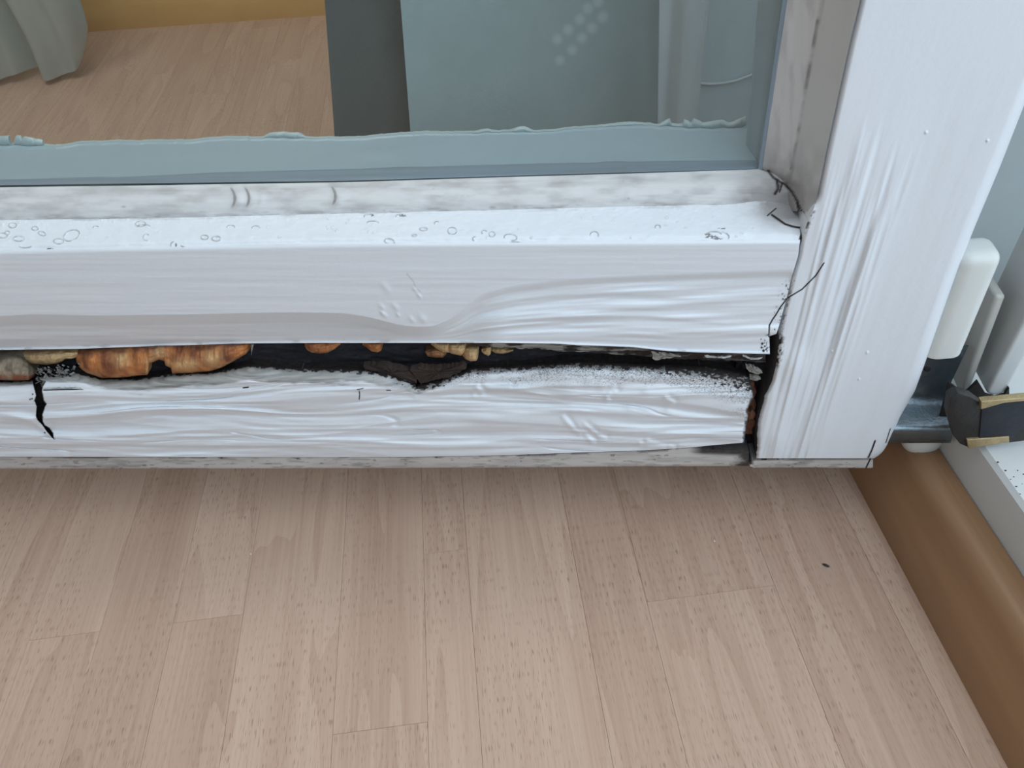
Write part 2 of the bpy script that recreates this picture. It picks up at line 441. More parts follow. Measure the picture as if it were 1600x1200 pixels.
# laminate strips, running along the exterior wall
seams = [-.018, -.083, -.166, -.2065, -.278, -.308, -.3635, -.4276, -.4736, -.5215, -.568, -.605, -.668]
while seams[-1] > -2.25: seams.append(seams[-1] - .065)
seams = [.004] + seams
known = {(-.166, -.083): .122, (-.3635, -.308): .065, (-.568, -.5215): .152, (-.4736, -.4276): .151}
fl_off = np.array(floor.location)
ang = math.atan2(U[1], U[0]) - math.pi / 2
plank_mesh = {}
def plank(p0, p1, a0, a1):
    w = p1 - p0 - .00012; l = a1 - a0 - .00012
    key = (round(w, 4), round(l, 3))
    if key not in plank_mesh:
        bm = bmesh.new()
        r = bmesh.ops.create_cube(bm, size=1)
        bmesh.ops.scale(bm, vec=(w, l, .0045), verts=bm.verts)
        bmesh.ops.bevel(bm, geom=[e for e in bm.edges if all(v.co.z > 0 for v in e.verts)], offset=.0001, segments=1, affect='EDGES')
        me = bpy.data.meshes.new('plank'); bm.to_mesh(me); bm.free(); me.materials.append(M_floor)
        plank_mesh[key] = me
    o = bpy.data.objects.new('plank', plank_mesh[key]); link(o, floor)
    c = wl((a0 + a1) / 2, (p0 + p1) / 2, -.00225) - fl_off
    o.location = [float(v) for v in c]; o.rotation_euler = (0, 0, ang)
for p1, p0 in zip(seams[:-1], seams[1:]):
    joint = known.get((round(p0, 4), round(p1, 4)))
    a = joint if joint is not None else .42 + random.uniform(0, .4)
    cuts = [a]
    while cuts[-1] < FARA + .1: cuts.append(cuts[-1] + random.uniform(.34, .52))
    cuts = cuts[::-1]
    cuts.append(cuts[-1] - .62 if joint is None else cuts[-1] - .5)
    cuts = cuts[::-1]
    for b0, b1 in zip(cuts[:-1], cuts[1:]): plank(p0, p1, b0, b1)
    # one long piece out of sight behind the camera
    plank(p0, p1, -1.62, cuts[0])

def wallbox(name, lo, hi, mat, parent=None, bev=0): return box(name, lo, hi, mat, parent, bev, True)
# exterior wall beyond the opening, over it and on the camera's side
w = wallbox('wall_right', (.62, .03, -.04), (1.55, .30, 2.5), M_wall); tag(w, 'plastered exterior wall beyond the door frame', 'wall', kind='structure')
w = box('wall_back', (-2.4, 1.43, -.04), (1.2, 1.55, 2.5), M_wall); tag(w, 'cream wall behind the curtains and the far skirting', 'wall', kind='structure')
w = box('wall_left', (-2.5, -1.75, -.04), (-2.4, 1.55, 2.5), M_wall); tag(w, 'cream wall at the far side of the room', 'wall', kind='structure')
w = box('wall_front', (-2.5, -1.85, -.04), (1.5, -1.75, 2.6), M_wall); tag(w, 'cream wall behind the camera', 'wall', kind='structure')
w = wallbox('wall_right.001', (-2.6, .03, -.04), (-1.25, .30, 2.5), M_wall); tag(w, 'plastered exterior wall on the near side of the opening', 'wall', kind='structure')
w = wallbox('wall_right.002', (-1.25, .03, 2.1), (.62, .30, 2.5), M_wall); tag(w, 'plastered lintel above the door opening', 'wall', kind='structure')
w = box('ceiling', (-2.5, -1.75, 2.5), (1.5, 1.6, 2.6), M_ceil); tag(w, 'white ceiling of the room', 'ceiling', kind='structure')

# skirtings
def skirting(name, origin, along, outd, length, h, d, mat, label, bulge=1.0):
    prof = [(0, 0)]
    top = [(0.0, .0), (.0, .010), (.0015, .022), (.005, .032), (.0085, .040), (.0095, .047), (.0115, .053), (.016, .0575), (.021, .0585), (.030, .0580)]
    pts = [(q * d / .030, z * h / .058) for q, z in top] + [(d, 0)]
    P = [np.array(origin) + np.array(outd) * q + ZZ * z for q, z in pts]
    o = prism(name, P, np.array(along) * length, mat)
    # local y along the length so that the grain follows it
    tag(o, label, 'skirting', kind='structure'); return o
def rot_to(o, along):
    """re-express the mesh with local y along the piece"""
    a = math.atan2(along[1], along[0]) - math.pi / 2
    R_ = Matrix.Rotation(-a, 4, 'Z'); o.data.transform(R_); o.rotation_euler = (0, 0, a)
s = skirting('baseboard_right', wl(-1.5, 0, 0), U, N, 2.35, .058, .0295, M_skirt, 'orange-brown stained wooden skirting running below the white threshold'); rot_to(s, U)
f0 = on_z(108, 52, 0); f1 = on_z(507, 24, 0); fu = nz(f1 - f0); fo = np.array([-fu[1], fu[0], 0])
s = skirting('baseboard_back', f0 - fu * 1.4, fu, fo, 2.7, .075, .03, M_skirt2, 'honey-coloured wooden skirting seen through the glass'); rot_to(s, fu)

# threshold of the door frame
prof = [wl(-1.4, .0300, 0), wl(-1.4, .0300, .0885), wl(-1.4, .0325, .091), wl(-1.4, .30, .0925), wl(-1.4, .30, 0)]
t = prism('trim_1', prof, U * 1.64, M_frame); tag(t, 'white frame threshold with black specks above the brown skirting', 'threshold', kind='structure')
specks = []
for (px, py) in [(1584, 745), (1597, 756), (1579, 749), (1590, 735), (1571, 735), (1559, 722), (1594, 772), (1588, 760), (1599, 741)]:
    c = on_z(px, py, .0930); r = random.uniform(.00025, .0006)
    bm = bmesh.new(); bmesh.ops.create_icosphere(bm, subdivisions=1, radius=r)
    for v in bm.verts: v.co *= random.uniform(.6, 1.2)
    bmesh.ops.scale(bm, vec=(1.3, 1, .4), verts=bm.verts); bmesh.ops.translate(bm, vec=Vector(c - np.array(t.location)), verts=bm.verts)
    me = bpy.data.meshes.new('dirt_speck'); bm.to_mesh(me); bm.free(); me.materials.append(M_grime)
    link(bpy.data.objects.new('dirt_speck', me), t)

# jamb beyond the hinge
j = wallbox('trim_2', (.29, .034, .06), (.62, .30, 2.4), plain('shaded_jamb_lacquer', (.36, .405, .415), .5, 0, .05, 200, .05), None, .003); tag(j, 'grey-white door jamb behind the hinge', 'jamb', kind='structure')  # lacquer colour darkened to carry the shade on the jamb

# ------------------------------------------------------------------ the door sash
GL = .033                                    # the pane lies this far behind the outer face
YF = .315                                    # outer face of the sash
DEPTH = .068
door = empty('door_1', (-.1, YF + .028, .056))
tag(door, 'white wooden glazed door with a rotten, split bottom rail and wrinkled paint', 'door', kind='structure')

X0, X1 = -520, 1262
arris = curve([(-170, 395), (0, 391), (200, 387), (378, 383), (550, 380), (800, 378.5), (1050, 376.5), (1240, 375), (1262, 375)], 40)
silltop = curve([(-170, 349), (0, 344), (275, 340), (550, 333), (775, 328), (1000, 322), (1140, 319), (1188, 313), (1230, 318), (1262, 326)], 15)
beadtop = curve([(-170, 298), (0, 292.5), (206, 290), (550, 284.5), (775, 277), (1000, 270.5), (1191, 264), (1262, 260)], 30)
c1 = curve([(-170, 496), (0, 494), (50, 491), (150, 493), (300, 491), (450, 488), (537, 489), (580, 496), (615, 506), (650, 511), (680, 510), (716, 492), (747, 460), (800, 445), (860, 438), (950, 431), (1056, 427), (1240, 420)], 14)
g1 = curve([(-170, 551), (0, 547), (125, 545), (250, 540.5), (390, 536.5), (500, 535.8), (800, 535.8), (870, 537), (900, 539), (987, 542.5), (1044, 549), (1094, 551), (1203, 553.5), (1262, 554)], 8)
joint_x = curve([(340, 1262), (360, 1256), (376, 1250), (400, 1247), (430, 1238), (467, 1229), (492, 1222), (510, 1217), (522, 1213), (525, 1202), (556, 1203)], 1)   # right end of the rail, by height

# --- rail face: flat board, then the paint skin that sags and folds above the crack
ny, nx = 190, 1800
v = np.linspace(0, 1, ny)[:, None]; uu = np.linspace(0, 1, nx)[None, :]
def railgrid(top, bot, ny, nx, x0=X0, right=None):
    v = np.linspace(0, 1, ny)[:, None]; u = np.linspace(0, 1, nx)[None, :]
    px = x0 + (X1 - x0) * u + 0 * v
    for _ in range(3):
        py = top(px) + (bot(px) - top(px)) * v
        if right is not None: px = x0 + (right(py) - x0) * u
    return px, top(px) + (bot(px) - top(px)) * v
PX, PY = railgrid(arris, g1, ny, nx, right=joint_x)
t_ = PY - c1(PX); s_ = np.clip(t_ / np.maximum(g1(PX) - c1(PX), 1), 0, 1)
wR = ss(640, 790, PX)
zone = g1(PX) - c1(PX)
left_h = np.where(t_ > 0, -.00030 * np.clip(t_, 0, 16) - .00021 * np.clip(t_ - 16, 0, 60), 0)
wav = fbm(PX / 340 + 3, s_ * 5.5 + .002 * PX, 3, 2) - .5
right_h = np.where(t_ > 0, -.0016 * ss(0, 13, t_) + .0024 * ss(10, zone * .95, t_), 0) + ss(4, 18, t_) * wav * .0046
fold2 = curve([(640, 515), (709, 487), (762, 474), (856, 461), (950, 456), (1050, 462), (1200, 470)], 20)
d2 = PY - fold2(PX)
right_h = right_h + wR * (.0011 * np.exp(-(np.minimum(d2, 0) / 16) ** 2 - (np.maximum(d2, 0) / 6) ** 2)) * ss(690, 760, PX) * (1 - ss(1000, 1180, PX))
fold3 = curve([(600, 525), (760, 512), (900, 497), (1000, 492), (1100, 500), (1200, 512)], 20)
d3 = PY - fold3(PX)
right_h = right_h + .0009 * np.exp(-(np.minimum(d3, 0) / 12) ** 2 - (np.maximum(d3, 0) / 5) ** 2) * (1 - ss(1050, 1200, PX))
h = left_h * (1 - wR) + right_h * wR
h = h + (fbm(PX / 260, PY / 9, 3, 5) - .5) * .00035                               # brushed grain
h = h + ss(3, 25, t_) * (1 - wR) * (fbm(PX / 300, PY / 16, 3, 9) - .5) * .0016
h = h - .0012 * np.clip(1 - (PY - arris(PX)) / 8, 0, 1) ** 2                    # rounded arris
for (bx, by, br) in [(597, 480, 4), (601, 492, 4), (618, 480, 5), (622, 492, 3), (643, 499, 4), (660, 498, 6), (648, 452, 3), (655, 462, 3), (603, 450, 6), (597, 489, 3)]:
    h = h + .00045 * np.exp(-((PX - bx - .5 * (PY - by)) ** 2 + ((PY - by) * .8) ** 2) / br ** 2)
h = h + .0012 * np.exp(-((PY - g1(PX)) / 2.2) ** 2) * ss(0, 60, PX + 170)          # lip of the paint skin
mask = np.zeros(PX.shape + (3,))
rx = joint_x(PY)
mask[..., 0] = .5 * ss(.66, .8, fbm(PX / 30, PY / 10, 3, 12)) * np.exp(-((g1(PX) - PY) / 5) ** 2)
mask[..., 1] = ss(.68, .74, fbm(PX / 3.0, PY / 4.0, 2, 21)) * ss(18, 6, rx - PX) * ss(435, 445, PY) * .8
s = stroke(PX, PY, [(1201, 526), (1202, 508), (1207, 499), (1212, 492), (1219, 480), (1229, 467)], 1.0); mask[..., 1] = np.maximum(mask[..., 1], s); h = h - s * .0008
mask[..., 1] = np.maximum(mask[..., 1], (np.exp(-((PY - g1(PX)) / .9) ** 2)) * ss(860, 1000, PX) * .8)
for (bx, by, br) in [(1191, 537, 2.2), (1190, 543, 2), (1195, 541, 1.6), (1193, 548, 2.4), (1197, 546, 1.5), (1189, 530, 1.1)]:
    mask[..., 1] = np.maximum(mask[..., 1], 1 - ss(br * .6, br * 1.3, np.hypot(PX - bx, PY - by)))
mask[..., 0] = np.maximum(mask[..., 0], .28 * stroke(PX, PY, [(636, 428), (646, 440), (649, 449), (657, 456)], 1.2))
P = on_y(PX, PY, YF - h)
rail = grid('rail_face', P, M_paint, door, mask, (0, .017, 0), 'br', wallmask=(0, .85, 0))

# --- sloped sill with burst paint bubbles
ny = 60
PX, PY = railgrid(silltop, arris, ny, 1850)
t_ = (PY - silltop(PX)) / (arris(PX) - silltop(PX))
Yd = YF + .020 * (1 - t_) + .0012 * ss(.75, 1, t_) ** 2
mask = np.zeros(PX.shape + (3,)); hh = np.zeros(PX.shape)
def ring(cx, cy, a, b, ang=0, st=0, en=6.2832, w=.8, amp=.75, bump=.00035):
    global hh
    tt = np.linspace(st, en, 18); ca, sa = math.cos(ang), math.sin(ang)
    pts = [(cx + a * math.cos(k) * ca - b * math.sin(k) * sa, cy + a * math.cos(k) * sa + b * math.sin(k) * ca) for k in tt]
    sel = (np.abs(PX - cx) < a + b + 6)
    cols = np.where(sel.any(0))[0]
    if len(cols) == 0: return
    c0, c1_ = cols[0], cols[-1] + 1
    s = stroke(PX[:, c0:c1_], PY[:, c0:c1_], pts, w)
    mask[:, c0:c1_, 0] = np.maximum(mask[:, c0:c1_, 0], s * amp * np.clip(.15 + 1.1 * vn(PX[:, c0:c1_] / 4, PY[:, c0:c1_] / 3, 6), 0, 1))
    hh[:, c0:c1_] += s * bump
for r in [(112, 368, 13, 8, -.4), (320, 371, 5.5, 3.5), (338, 373, 7, 3.5), (609, 377, 8, 4, .2), (707, 361, 7, 5.5), (662, 358, 6, 2.5), (769, 366, 4.5, 4), (757, 363, 4, 3, 0, 2.5, 5.8), (798, 371, 10, 5, .1, 2.9, 7.6), (806, 380, 9, 2, 0, 3.2, 6.2),
          (929, 367, 6.5, 5, 0, 3.0, 6.6), (1028, 355, 4, 3.5, 0, 2.9, 6.6), (361, 355, 6, 3, 0, 3, 6.3), (400, 356, 6, 3, 0, 3, 6.2), (229, 371, 5, 5, 0, 1, 5.4), (92, 377, 8, 4), (30, 373, 9, 4), (20, 352, 6, 4), (55, 357, 5, 3), (40, 384, 9, 3, 0, .2, 3), (5, 368, 7, 4),
          (220, 350, 8, 4), (225, 354, 10, 3, 0, 3.3, 6), (683, 349, 4, 3, 0, 2.8, 5.4), (275, 383, 8, 6, 0, 2.9, 4.3), (281, 389, 8, 5, 0, 5, 9.2), (577, 338, 8, 3, 0, 2.9, 6.3), (627, 338, 8, 3, 0, 3, 6.4), (583, 348, 9, 2.5, 0, 3.1, 6.2), (742, 373, 3, 3, 0, 2, 5), (1116, 367, 12, 5, 0, 3, 6), (1130, 368, 10, 5, .3, 4.5, 6.6), (648, 368, 4, 1.5), (12, 364, 4, 3), (66, 365, 6, 3, .3), (150, 355, 4, 2, 0, 3, 6)]:
    ring(*r)
for k in range(60):
    ring(random.uniform(-160, 1180), random.uniform(335, 372), random.uniform(1.2, 3.2), random.uniform(1, 2), 0, random.uniform(0, 3), random.uniform(4, 6.2), .5, random.uniform(.1, .35), .0002)
for (bx, by, bw, bh) in [(77, 389, 9, 2), (85, 391, 6, 1.5), (280, 388, 8, 2.5), (275, 383, 2, 4), (1112, 370, 14, 3), (1105, 366, 8, 2), (1122, 373, 10, 1.6), (1128, 357, 8, 1.4), (582, 337, 3, 2.5), (628, 337, 7, 2)]:
    s = np.exp(-((PX - bx) / bw) ** 2 - ((PY - by) / bh) ** 2)
    mask[..., 1] = np.maximum(mask[..., 1], ss(.45, .62, s * (.35 + 1.0 * vn(PX / 2.2, PY / 1.6, 4))) * .75)
hh += (fbm(PX / 18, PY / 10, 3, 31) - .5) * .0005 + (fbm(PX / 5, PY / 3, 2, 37) - .5) * .00035 * ss(.35, 0, t_)
crn = np.exp(-((PX - 1222) / 40) ** 2 - ((PY - 324) / 26) ** 2)                     # grimy corner
mask[..., 0] = np.maximum(mask[..., 0], np.clip(crn * (.7 + 1.0 * fbm(PX / 14, PY / 10, 3, 41)), 0, .85))
mask[..., 0] = np.maximum(mask[..., 0], .45 * ss(.55, .75, fbm(PX / 40, PY / 6, 3, 44)) * ss(.12, 0, t_))
for pts, w_ in [([(1206, 336), (1213, 341), (1226, 350), (1238, 354), (1250, 356)], 1.6), ([(1252, 356), (1253, 366), (1250, 376)], 2.6), ([(1199, 337), (1206, 331), (1212, 326)], .8)]:
    s = stroke(PX, PY, pts, w_); mask[..., 1] = np.maximum(mask[..., 1], s); hh -= s * .0008
P = on_y(PX, PY, Yd - hh); 
sill = grid('sill', P, M_paint, door, mask, toward=(0, -1, 1))

# --- glazing bead under the pane, grey with grime
PX, PY = railgrid(beadtop, silltop, 44, 1100)
t_ = (PY - beadtop(PX)) / (silltop(PX) - beadtop(PX))
Yd = YF + .0200 + (GL - .020) * (1 - t_) - .0022 * np.sin(np.pi * t_)
hh = (fbm(PX / 60, PY / 8, 3, 51) - .5) * .0006
mask = np.zeros(PX.shape + (3,))
mask[..., 0] = np.clip(ss(.35, .85, fbm(PX / 38, PY / 12, 5, 52)) * .34 + .14 + .3 * ss(.5, .7, fbm(PX / 22, PY / 5, 3, 53)) * ss(.75, 1, t_) + .25 * ss(.18, .05, np.abs(t_ - .22)) * fbm(PX / 90, PY / 3, 2, 58), 0, .8)
for (x_, w_, am) in [(362, 9, .0011), (384, 8, .0009), (399, 6, .0005), (519, 9, .0012), (640, 12, .0004), (880, 14, .0005), (975, 8, .0004)]:
    cx = x_ + 10 * np.sin(np.pi * np.clip(t_ * 1.1, 0, 1)) - 4
    hh += am * np.exp(-((PX - cx - w_ * .6) / w_) ** 2) * np.sin(np.pi * np.clip(t_, 0, 1))
    if am > .0006:
        lim = ss(.02, .2, t_) * ss(.85, .6, t_)
        mask[..., 0] = np.maximum(mask[..., 0], np.clip(1.1 * (1 - ss(.6, 3.6, np.abs(PX - cx + 1))), 0, .95) * lim)
for (bx, by, r_) in [(193, 323, 4), (459, 299, 2.5), (982, 310, 3), (1006, 318, 2.5), (677, 295, 2), (880, 286, 2.5), (974, 283, 3), (770, 324, 8), (805, 323, 7)]:
    mask[..., 0] = np.maximum(mask[..., 0], .7 * np.exp(-((PX - bx) / r_) ** 2 - ((PY - by) / (r_ * .5)) ** 2))
crn = np.exp(-((np.minimum(PX, 1205) - 1205) / 60) ** 2) * (.4 + .8 * t_)
mask[..., 0] = np.clip(np.maximum(mask[..., 0], crn * (.6 + .8 * fbm(PX / 20, PY / 12, 3, 55))), 0, .9)
for pts, w_ in [([(1188, 263), (1200, 267), (1208, 277), (1216, 283), (1226, 288), (1236, 298), (1246, 315), (1247, 332), (1252, 345)], 2.0), ([(1214, 282), (1216, 295), (1211, 303)], 2.4), ([(1222, 287), (1218, 300)], 1.4)]:
    s = stroke(PX, PY, pts, w_); mask[..., 1] = np.maximum(mask[..., 1], s * .9); hh -= s * .0007
bead = grid('glazing_bead', on_y(PX, PY, Yd - hh), M_bead, door, mask, toward=(0, -1, 1))

# --- glass and the pane edges seen through it
gl = [on_y(-400, 296, YF + GL), on_y(1196, 263, YF + GL)]
zb = float(gl[0][2]) - .012
gx0, gx1 = -.62, .0895
pane = prism('glass_pane', [(gx0, YF + GL - .0003, zb), (gx1, YF + GL - .0003, zb), (gx1, YF + GL - .0003, 1.3), (gx0, YF + GL - .0003, 1.3)], (0, .004, 0), M_glass, door)
s1 = curve([(-170, 286), (0, 280), (206, 275), (344, 268), (550, 263), (775, 256), (1050, 250), (1262, 249)], 30)
s2 = curve([(-170, 232), (0, 226), (60, 228), (86, 228), (137, 222), (300, 220), (344, 215), (500, 216), (570, 214), (637, 208), (775, 206), (870, 204), (895, 200), (1000, 195), (1050, 197.5), (1075, 200), (1160, 199), (1172, 190), (1200, 189)], 4)
zl = lambda px: on_y(px, beadtop(px), YF + GL + .001)[..., 2]
def ledge(top, bot, dz0, dz1, ny, nx=900, xr=1262):
    v = np.linspace(0, 1, ny)[:, None]; px = X0 + (xr - X0) * np.linspace(0, 1, nx)[None, :] + 0 * v
    py = top(px) + (bot(px) - top(px)) * v
    return px, py, v, zl(px) + dz0 + (dz1 - dz0) * v
# dark seal line, spacer, wide sealant ledge
sl = curve([(-170, 293), (0, 288), (550, 281), (775, 274), (1050, 266), (1262, 260)], 30)
px, py, v, z = ledge(sl, lambda q: beadtop(q) + 6, -.001, -.001, 5)
grid('rubber_seal', on_z(px, py, z), M_seal, door, None, toward=(0, 0, 1))
px, py, v, z = ledge(s1, lambda q: sl(q) + 1.5, -.0005, -.0007, 12)
z = z + .0004 * np.sin(v * 3.1) + (fbm(px / 120, py / 8, 2, 61) - .5) * .0006
mk = np.zeros(px.shape + (3,)); mk[..., 0] = .35 * ss(.5, .8, fbm(px / 200, v * 6 + 0 * px, 3, 62))
grid('pane_spacer', on_z(px, py, z), M_spacer2, door, mk, toward=(0, 0, 1))
px, py, v, z = ledge(lambda q: s2(q) + (fbm(q / 16, q * 0 + 2, 3, 63) - .5) * 4, lambda q: s1(q) + 1.0, .0002, -.0003, 40)
px0 = px
z = z + (fbm(px / 150, py / 30, 2, 64) - .5) * .0008 + .0006 * ss(.10, .02, v)
mk = np.zeros(px.shape + (3,))
sealant = grid('sealant_ledge', on_z(px, py, z), M_spacer, door, mk, (0, .001, -.006), 'tb', toward=(0, 0, 1))
# ragged white paint lip along its far edge
vv = np.linspace(0, 1, 6)[:, None]; q = np.linspace(X0, 1166, 1250)[None, :] + 0 * vv
far = s2(q) + (fbm(q / 16, q * 0 + 2, 3, 63) - .5) * 4
thick = 1.0 + 6.5 * ss(.55, .8, fbm(q / 60, q * 0, 2, 66)) * ss(330, 420, q) + 6 * ss(900, 1050, q) * ss(.35, .6, fbm(q / 45, q * 0 + 5, 2, 67)) + 12 * ss(40, 0, np.abs(q - 1065)) * ss(.3, .5, fbm(q / 12, q * 0 + 9, 2, 69)) + 13 * ss(80, 10, np.abs(q - 20)) * ss(.45, .6, fbm(q / 18, q * 0 + 7, 2, 70))
pyq = far - thick + (thick + 1.8) * vv
Pq = on_y(q, pyq, (on_z(q, far, zl(q) + .0004)[..., 1]) - .0012 * np.sin(vv * 3))
grid('paint_smear', Pq, spacer_mat('pale_paint_smear', (.46, .55, .56)), door, np.zeros(q.shape + (3,)), (0, .0012, 0), toward=(0, -1, 1))

# upright pane edge at the right
gx = curve([(-150, 1249), (0, 1229), (120, 1212), (262, 1191), (290, 1187)]); gin = curve([(-150, 1204), (0, 1187), (202, 1170), (268, 1163)])
pyv = np.linspace(-150, 268, 160)[:, None]; uq = np.linspace(0, 1, 14)[None, :]
xl = gin(pyv) + (fbm(pyv / 22, pyv * 0, 3, 71) - .5) * 3.5; pxv = xl + (gx(pyv) + 1 - xl) * uq
Yv = YF + GL + .0245 - .0235 * uq
mk = np.zeros(pxv.shape + (3,)); mk[..., 0] = .25 * ss(.45, .6, uq + 0 * pyv)
grid('upright_spacer', on_y(pxv, pyv + 0 * uq, Yv + 0 * pyv), M_spacer, door, mk, (0, .003, 0), toward=(-1, -.3, 0))
pyv = np.linspace(-150, 268, 60)[:, None]; pxv = gx(pyv) - 6 + 7 * np.linspace(0, 1, 4)[None, :]
grid('upright_seal', on_y(pxv, pyv + 0 * pxv, YF + GL + .0001), M_seal if False else M_spacer2, door, np.zeros(pxv.shape + (3,)), (0, .002, 0))

# --- reveal of the stile beside the pane
pyv = np.linspace(-150, 330, 220)[:, None]
aA = curve([(-150, 1376), (0, 1344), (75, 1326), (232, 1292), (326, 1273), (345, 1266)], 8)
aB = curve([(-150, 1305), (0, 1283), (225, 1244), (300, 1229), (340, 1222)], 8)
aG = curve([(-150, 1250), (0, 1230), (262, 1191), (280, 1200), (330, 1240)], 3)
uq = np.linspace(0, 1, 40)[None, :]
pxr = np.where(uq < .5, aG(pyv) + (aB(pyv) - aG(pyv)) * uq * 2, aB(pyv) + (aA(pyv) - aB(pyv)) * (uq - .5) * 2)
pxr = np.minimum(pxr, aA(pyv))
pyr = pyv + 0 * uq
Yr = np.where(uq < .5, YF + GL - .010 * uq * 2, YF + GL - .010 - (GL - .0105) * (uq - .5) * 2) + 0 * pyv
hh = (fbm(pxr / 14, pyr / 90, 3, 81) - .5) * .0007
mask = np.zeros(pxr.shape + (3,))
mask[..., 0] = np.clip(.16 + .26 * ss(.4, .8, fbm(pxr / 10, pyr / 70, 4, 82)) * (uq < .55) + .6 * ss(170, 320, pyr) * fbm(pxr / 14, pyr / 20, 3, 83) + .8 * np.exp(-((pxr - 1228) / 30) ** 2 - ((pyr - 310) / 40) ** 2) * (.4 + fbm(pxr / 9, pyr / 12, 3, 87)), 0, .85)
cr = np.abs(pxr - aB(pyv)) - 1.5 * (fbm(pyr / 12, pyr * 0, 3, 84) - .2)
s = (1 - ss(.4, 1.8, np.abs(cr))) * ss(.30, .6, fbm(pyr / 30, pyr * 0 + 3, 2, 85)); mask[..., 0] = np.maximum(mask[..., 0], s * .9); hh -= s * .0006
for pts, w_ in [([(1226, 288), (1236, 298), (1246, 315), (1248, 332), (1254, 345)], 2.2), ([(1246, 318), (1252, 328), (1250, 340)], 1.6), ([(1200, 267), (1210, 279), (1226, 290)], 2.5)]:
    s = stroke(pxr, pyr, pts, w_); mask[..., 1] = np.maximum(mask[..., 1], s * .95); hh -= s * .001
mask[..., 1] = np.maximum(mask[..., 1], .8 * np.exp(-((pxr - 1222) / 12) ** 2 - ((pyr - 292) / 11) ** 2) * ss(.35, .6, fbm(pxr / 6, pyr / 5, 3, 86)))
grid('stile_reveal', on_y(pxr, pyr, Yr - hh), M_bead, door, mask, toward=(-1, -.6, 0))

# --- stile
PYT, PYB = -150, 716
sL = curve([(-150, 1375), (0, 1343), (75, 1325), (232, 1291), (326, 1272), (350, 1260), (376, 1252), (400, 1248), (430, 1239), (467, 1230), (500, 1222), (525, 1217), (540, 1216), (567, 1213), (596, 1206), (620, 1194), (645, 1187), (683, 1182), (705, 1183), (717, 1181)], 5)
sR = curve([(-150, 1727), (165, 1600), (262, 1562), (350, 1525), (420, 1497), (563, 1447), (610, 1430), (650, 1407), (692, 1388), (704, 1381), (712, 1373), (717, 1364)], 4)
ny, nx = 640, 320
PY = np.linspace(PYT, PYB, ny)[:, None] + np.zeros((1, nx)); uq = np.linspace(0, 1, nx)[None, :]
Lq = sL(PY) + (fbm(PY / 7, PY * 0, 3, 90) - .5) * 4 * ss(590, 620, PY); Rq = sR(PY)
PX = Lq + (Rq - Lq) * uq
dl = PX - Lq; dr = Rq - PX
# long folds parallel with the stile: coordinate q constant along verticals
vx = 920 + (PX - 920) * (1350.) / (1800. - PY)            # where the vertical through the point crosses the row y = 450
hh = np.zeros(PX.shape)
band = ss(1246, 1262, vx) * ss(1372, 1335, vx) * ss(200, 330, PY + 30 * (fbm(vx / 12, vx * 0, 2, 91) - .5) * 4)
fold = (fbm(vx / 15, PY / 230, 2, 92) - .5) * .0044 + (fbm(vx / 8, PY / 140, 2, 93) - .5) * .0007
hh += band * fold
hh += (fbm(vx / 70, PY / 500, 2, 94) - .5) * .0022 * ss(60, 300, PY)
hh -= .0012 * np.exp(-((vx - 1318) / 26) ** 2) * ss(240, 420, PY) * ss(720, 560, PY)
hh += .0022 * np.exp(-((dl - 26) / 22) ** 2) * ss(530, 580, PY) * ss(735, 680, PY)       # swollen left edge above the bottom
hh -= .0034 * np.clip(1 - dl / 12, 0, 1) ** 2 * ss(330, 300, PY)                           # rounded inner arris
hh -= .0022 * np.clip(1 - dl / 7, 0, 1) ** 2 * ss(330, 360, PY)
hh -= .0062 * (1 - np.sqrt(np.clip(1 - np.clip(1 - dr / 20, 0, 1) ** 2, 0, 1)))            # rounded outer arris
hh += (fbm(vx / 14, PY / 300, 2, 95) - .5) * .00010
mask = np.zeros(PX.shape + (3,))
for pts, w_, dep in [([(1201, 524), (1203, 508), (1212, 492), (1228, 467), (1253, 452), (1275, 430), (1287, 411)], 1.0, .0006),
                ([(1228, 467), (1232, 445), (1238, 426), (1244, 408), (1248, 390), (1252, 374), (1255, 352), (1262, 345)], 1.0, .0008),
                ([(1367, 689), (1362, 703), (1355, 718)], 1.3, .001), ([(1391, 670), (1384, 692)], .8, .0006)]:
    s = stroke(PX, PY, pts, w_); mask[..., 1] = np.maximum(mask[..., 1], s); hh -= s * dep
s = ss(9, 1, dl) * ss(375, 345, PY) * ss(318, 340, PY); mask[..., 1] = np.maximum(mask[..., 1], s * ss(.45, .6, fbm(PX / 5, PY / 5, 3, 96)))
s = ss(8, 1, dl) * ss(425, 440, PY) * ss(540, 520, PY) * ss(.62, .70, fbm(PX / 3, PY / 3, 2, 97)); mask[..., 1] = np.maximum(mask[..., 1], s * .7)
s = ss(12, 3, dl) * ss(522, 528, PY) * ss(578, 566, PY) * ss(.42, .52, fbm(PX / 4, PY / 5, 3, 98)); mask[..., 1] = np.maximum(mask[..., 1], s)
for (bx, by, br) in [(1447, 207, 2.2), (1543, 220, 2.0), (1300, 549, 1.5), (1342, 593, 1.5), (1355, 551, 2)]:
    hh += .0006 * np.exp(-((PX - bx) ** 2 + (PY - by) ** 2) / br ** 2)
mask[:, 0, 1] = ss(520, 526, PY[:, 0]) * .95
stile = grid('stile', on_y(PX, PY, YF - hh), M_paint, door, mask, (0, DEPTH, 0), 'tblr')
fix = None

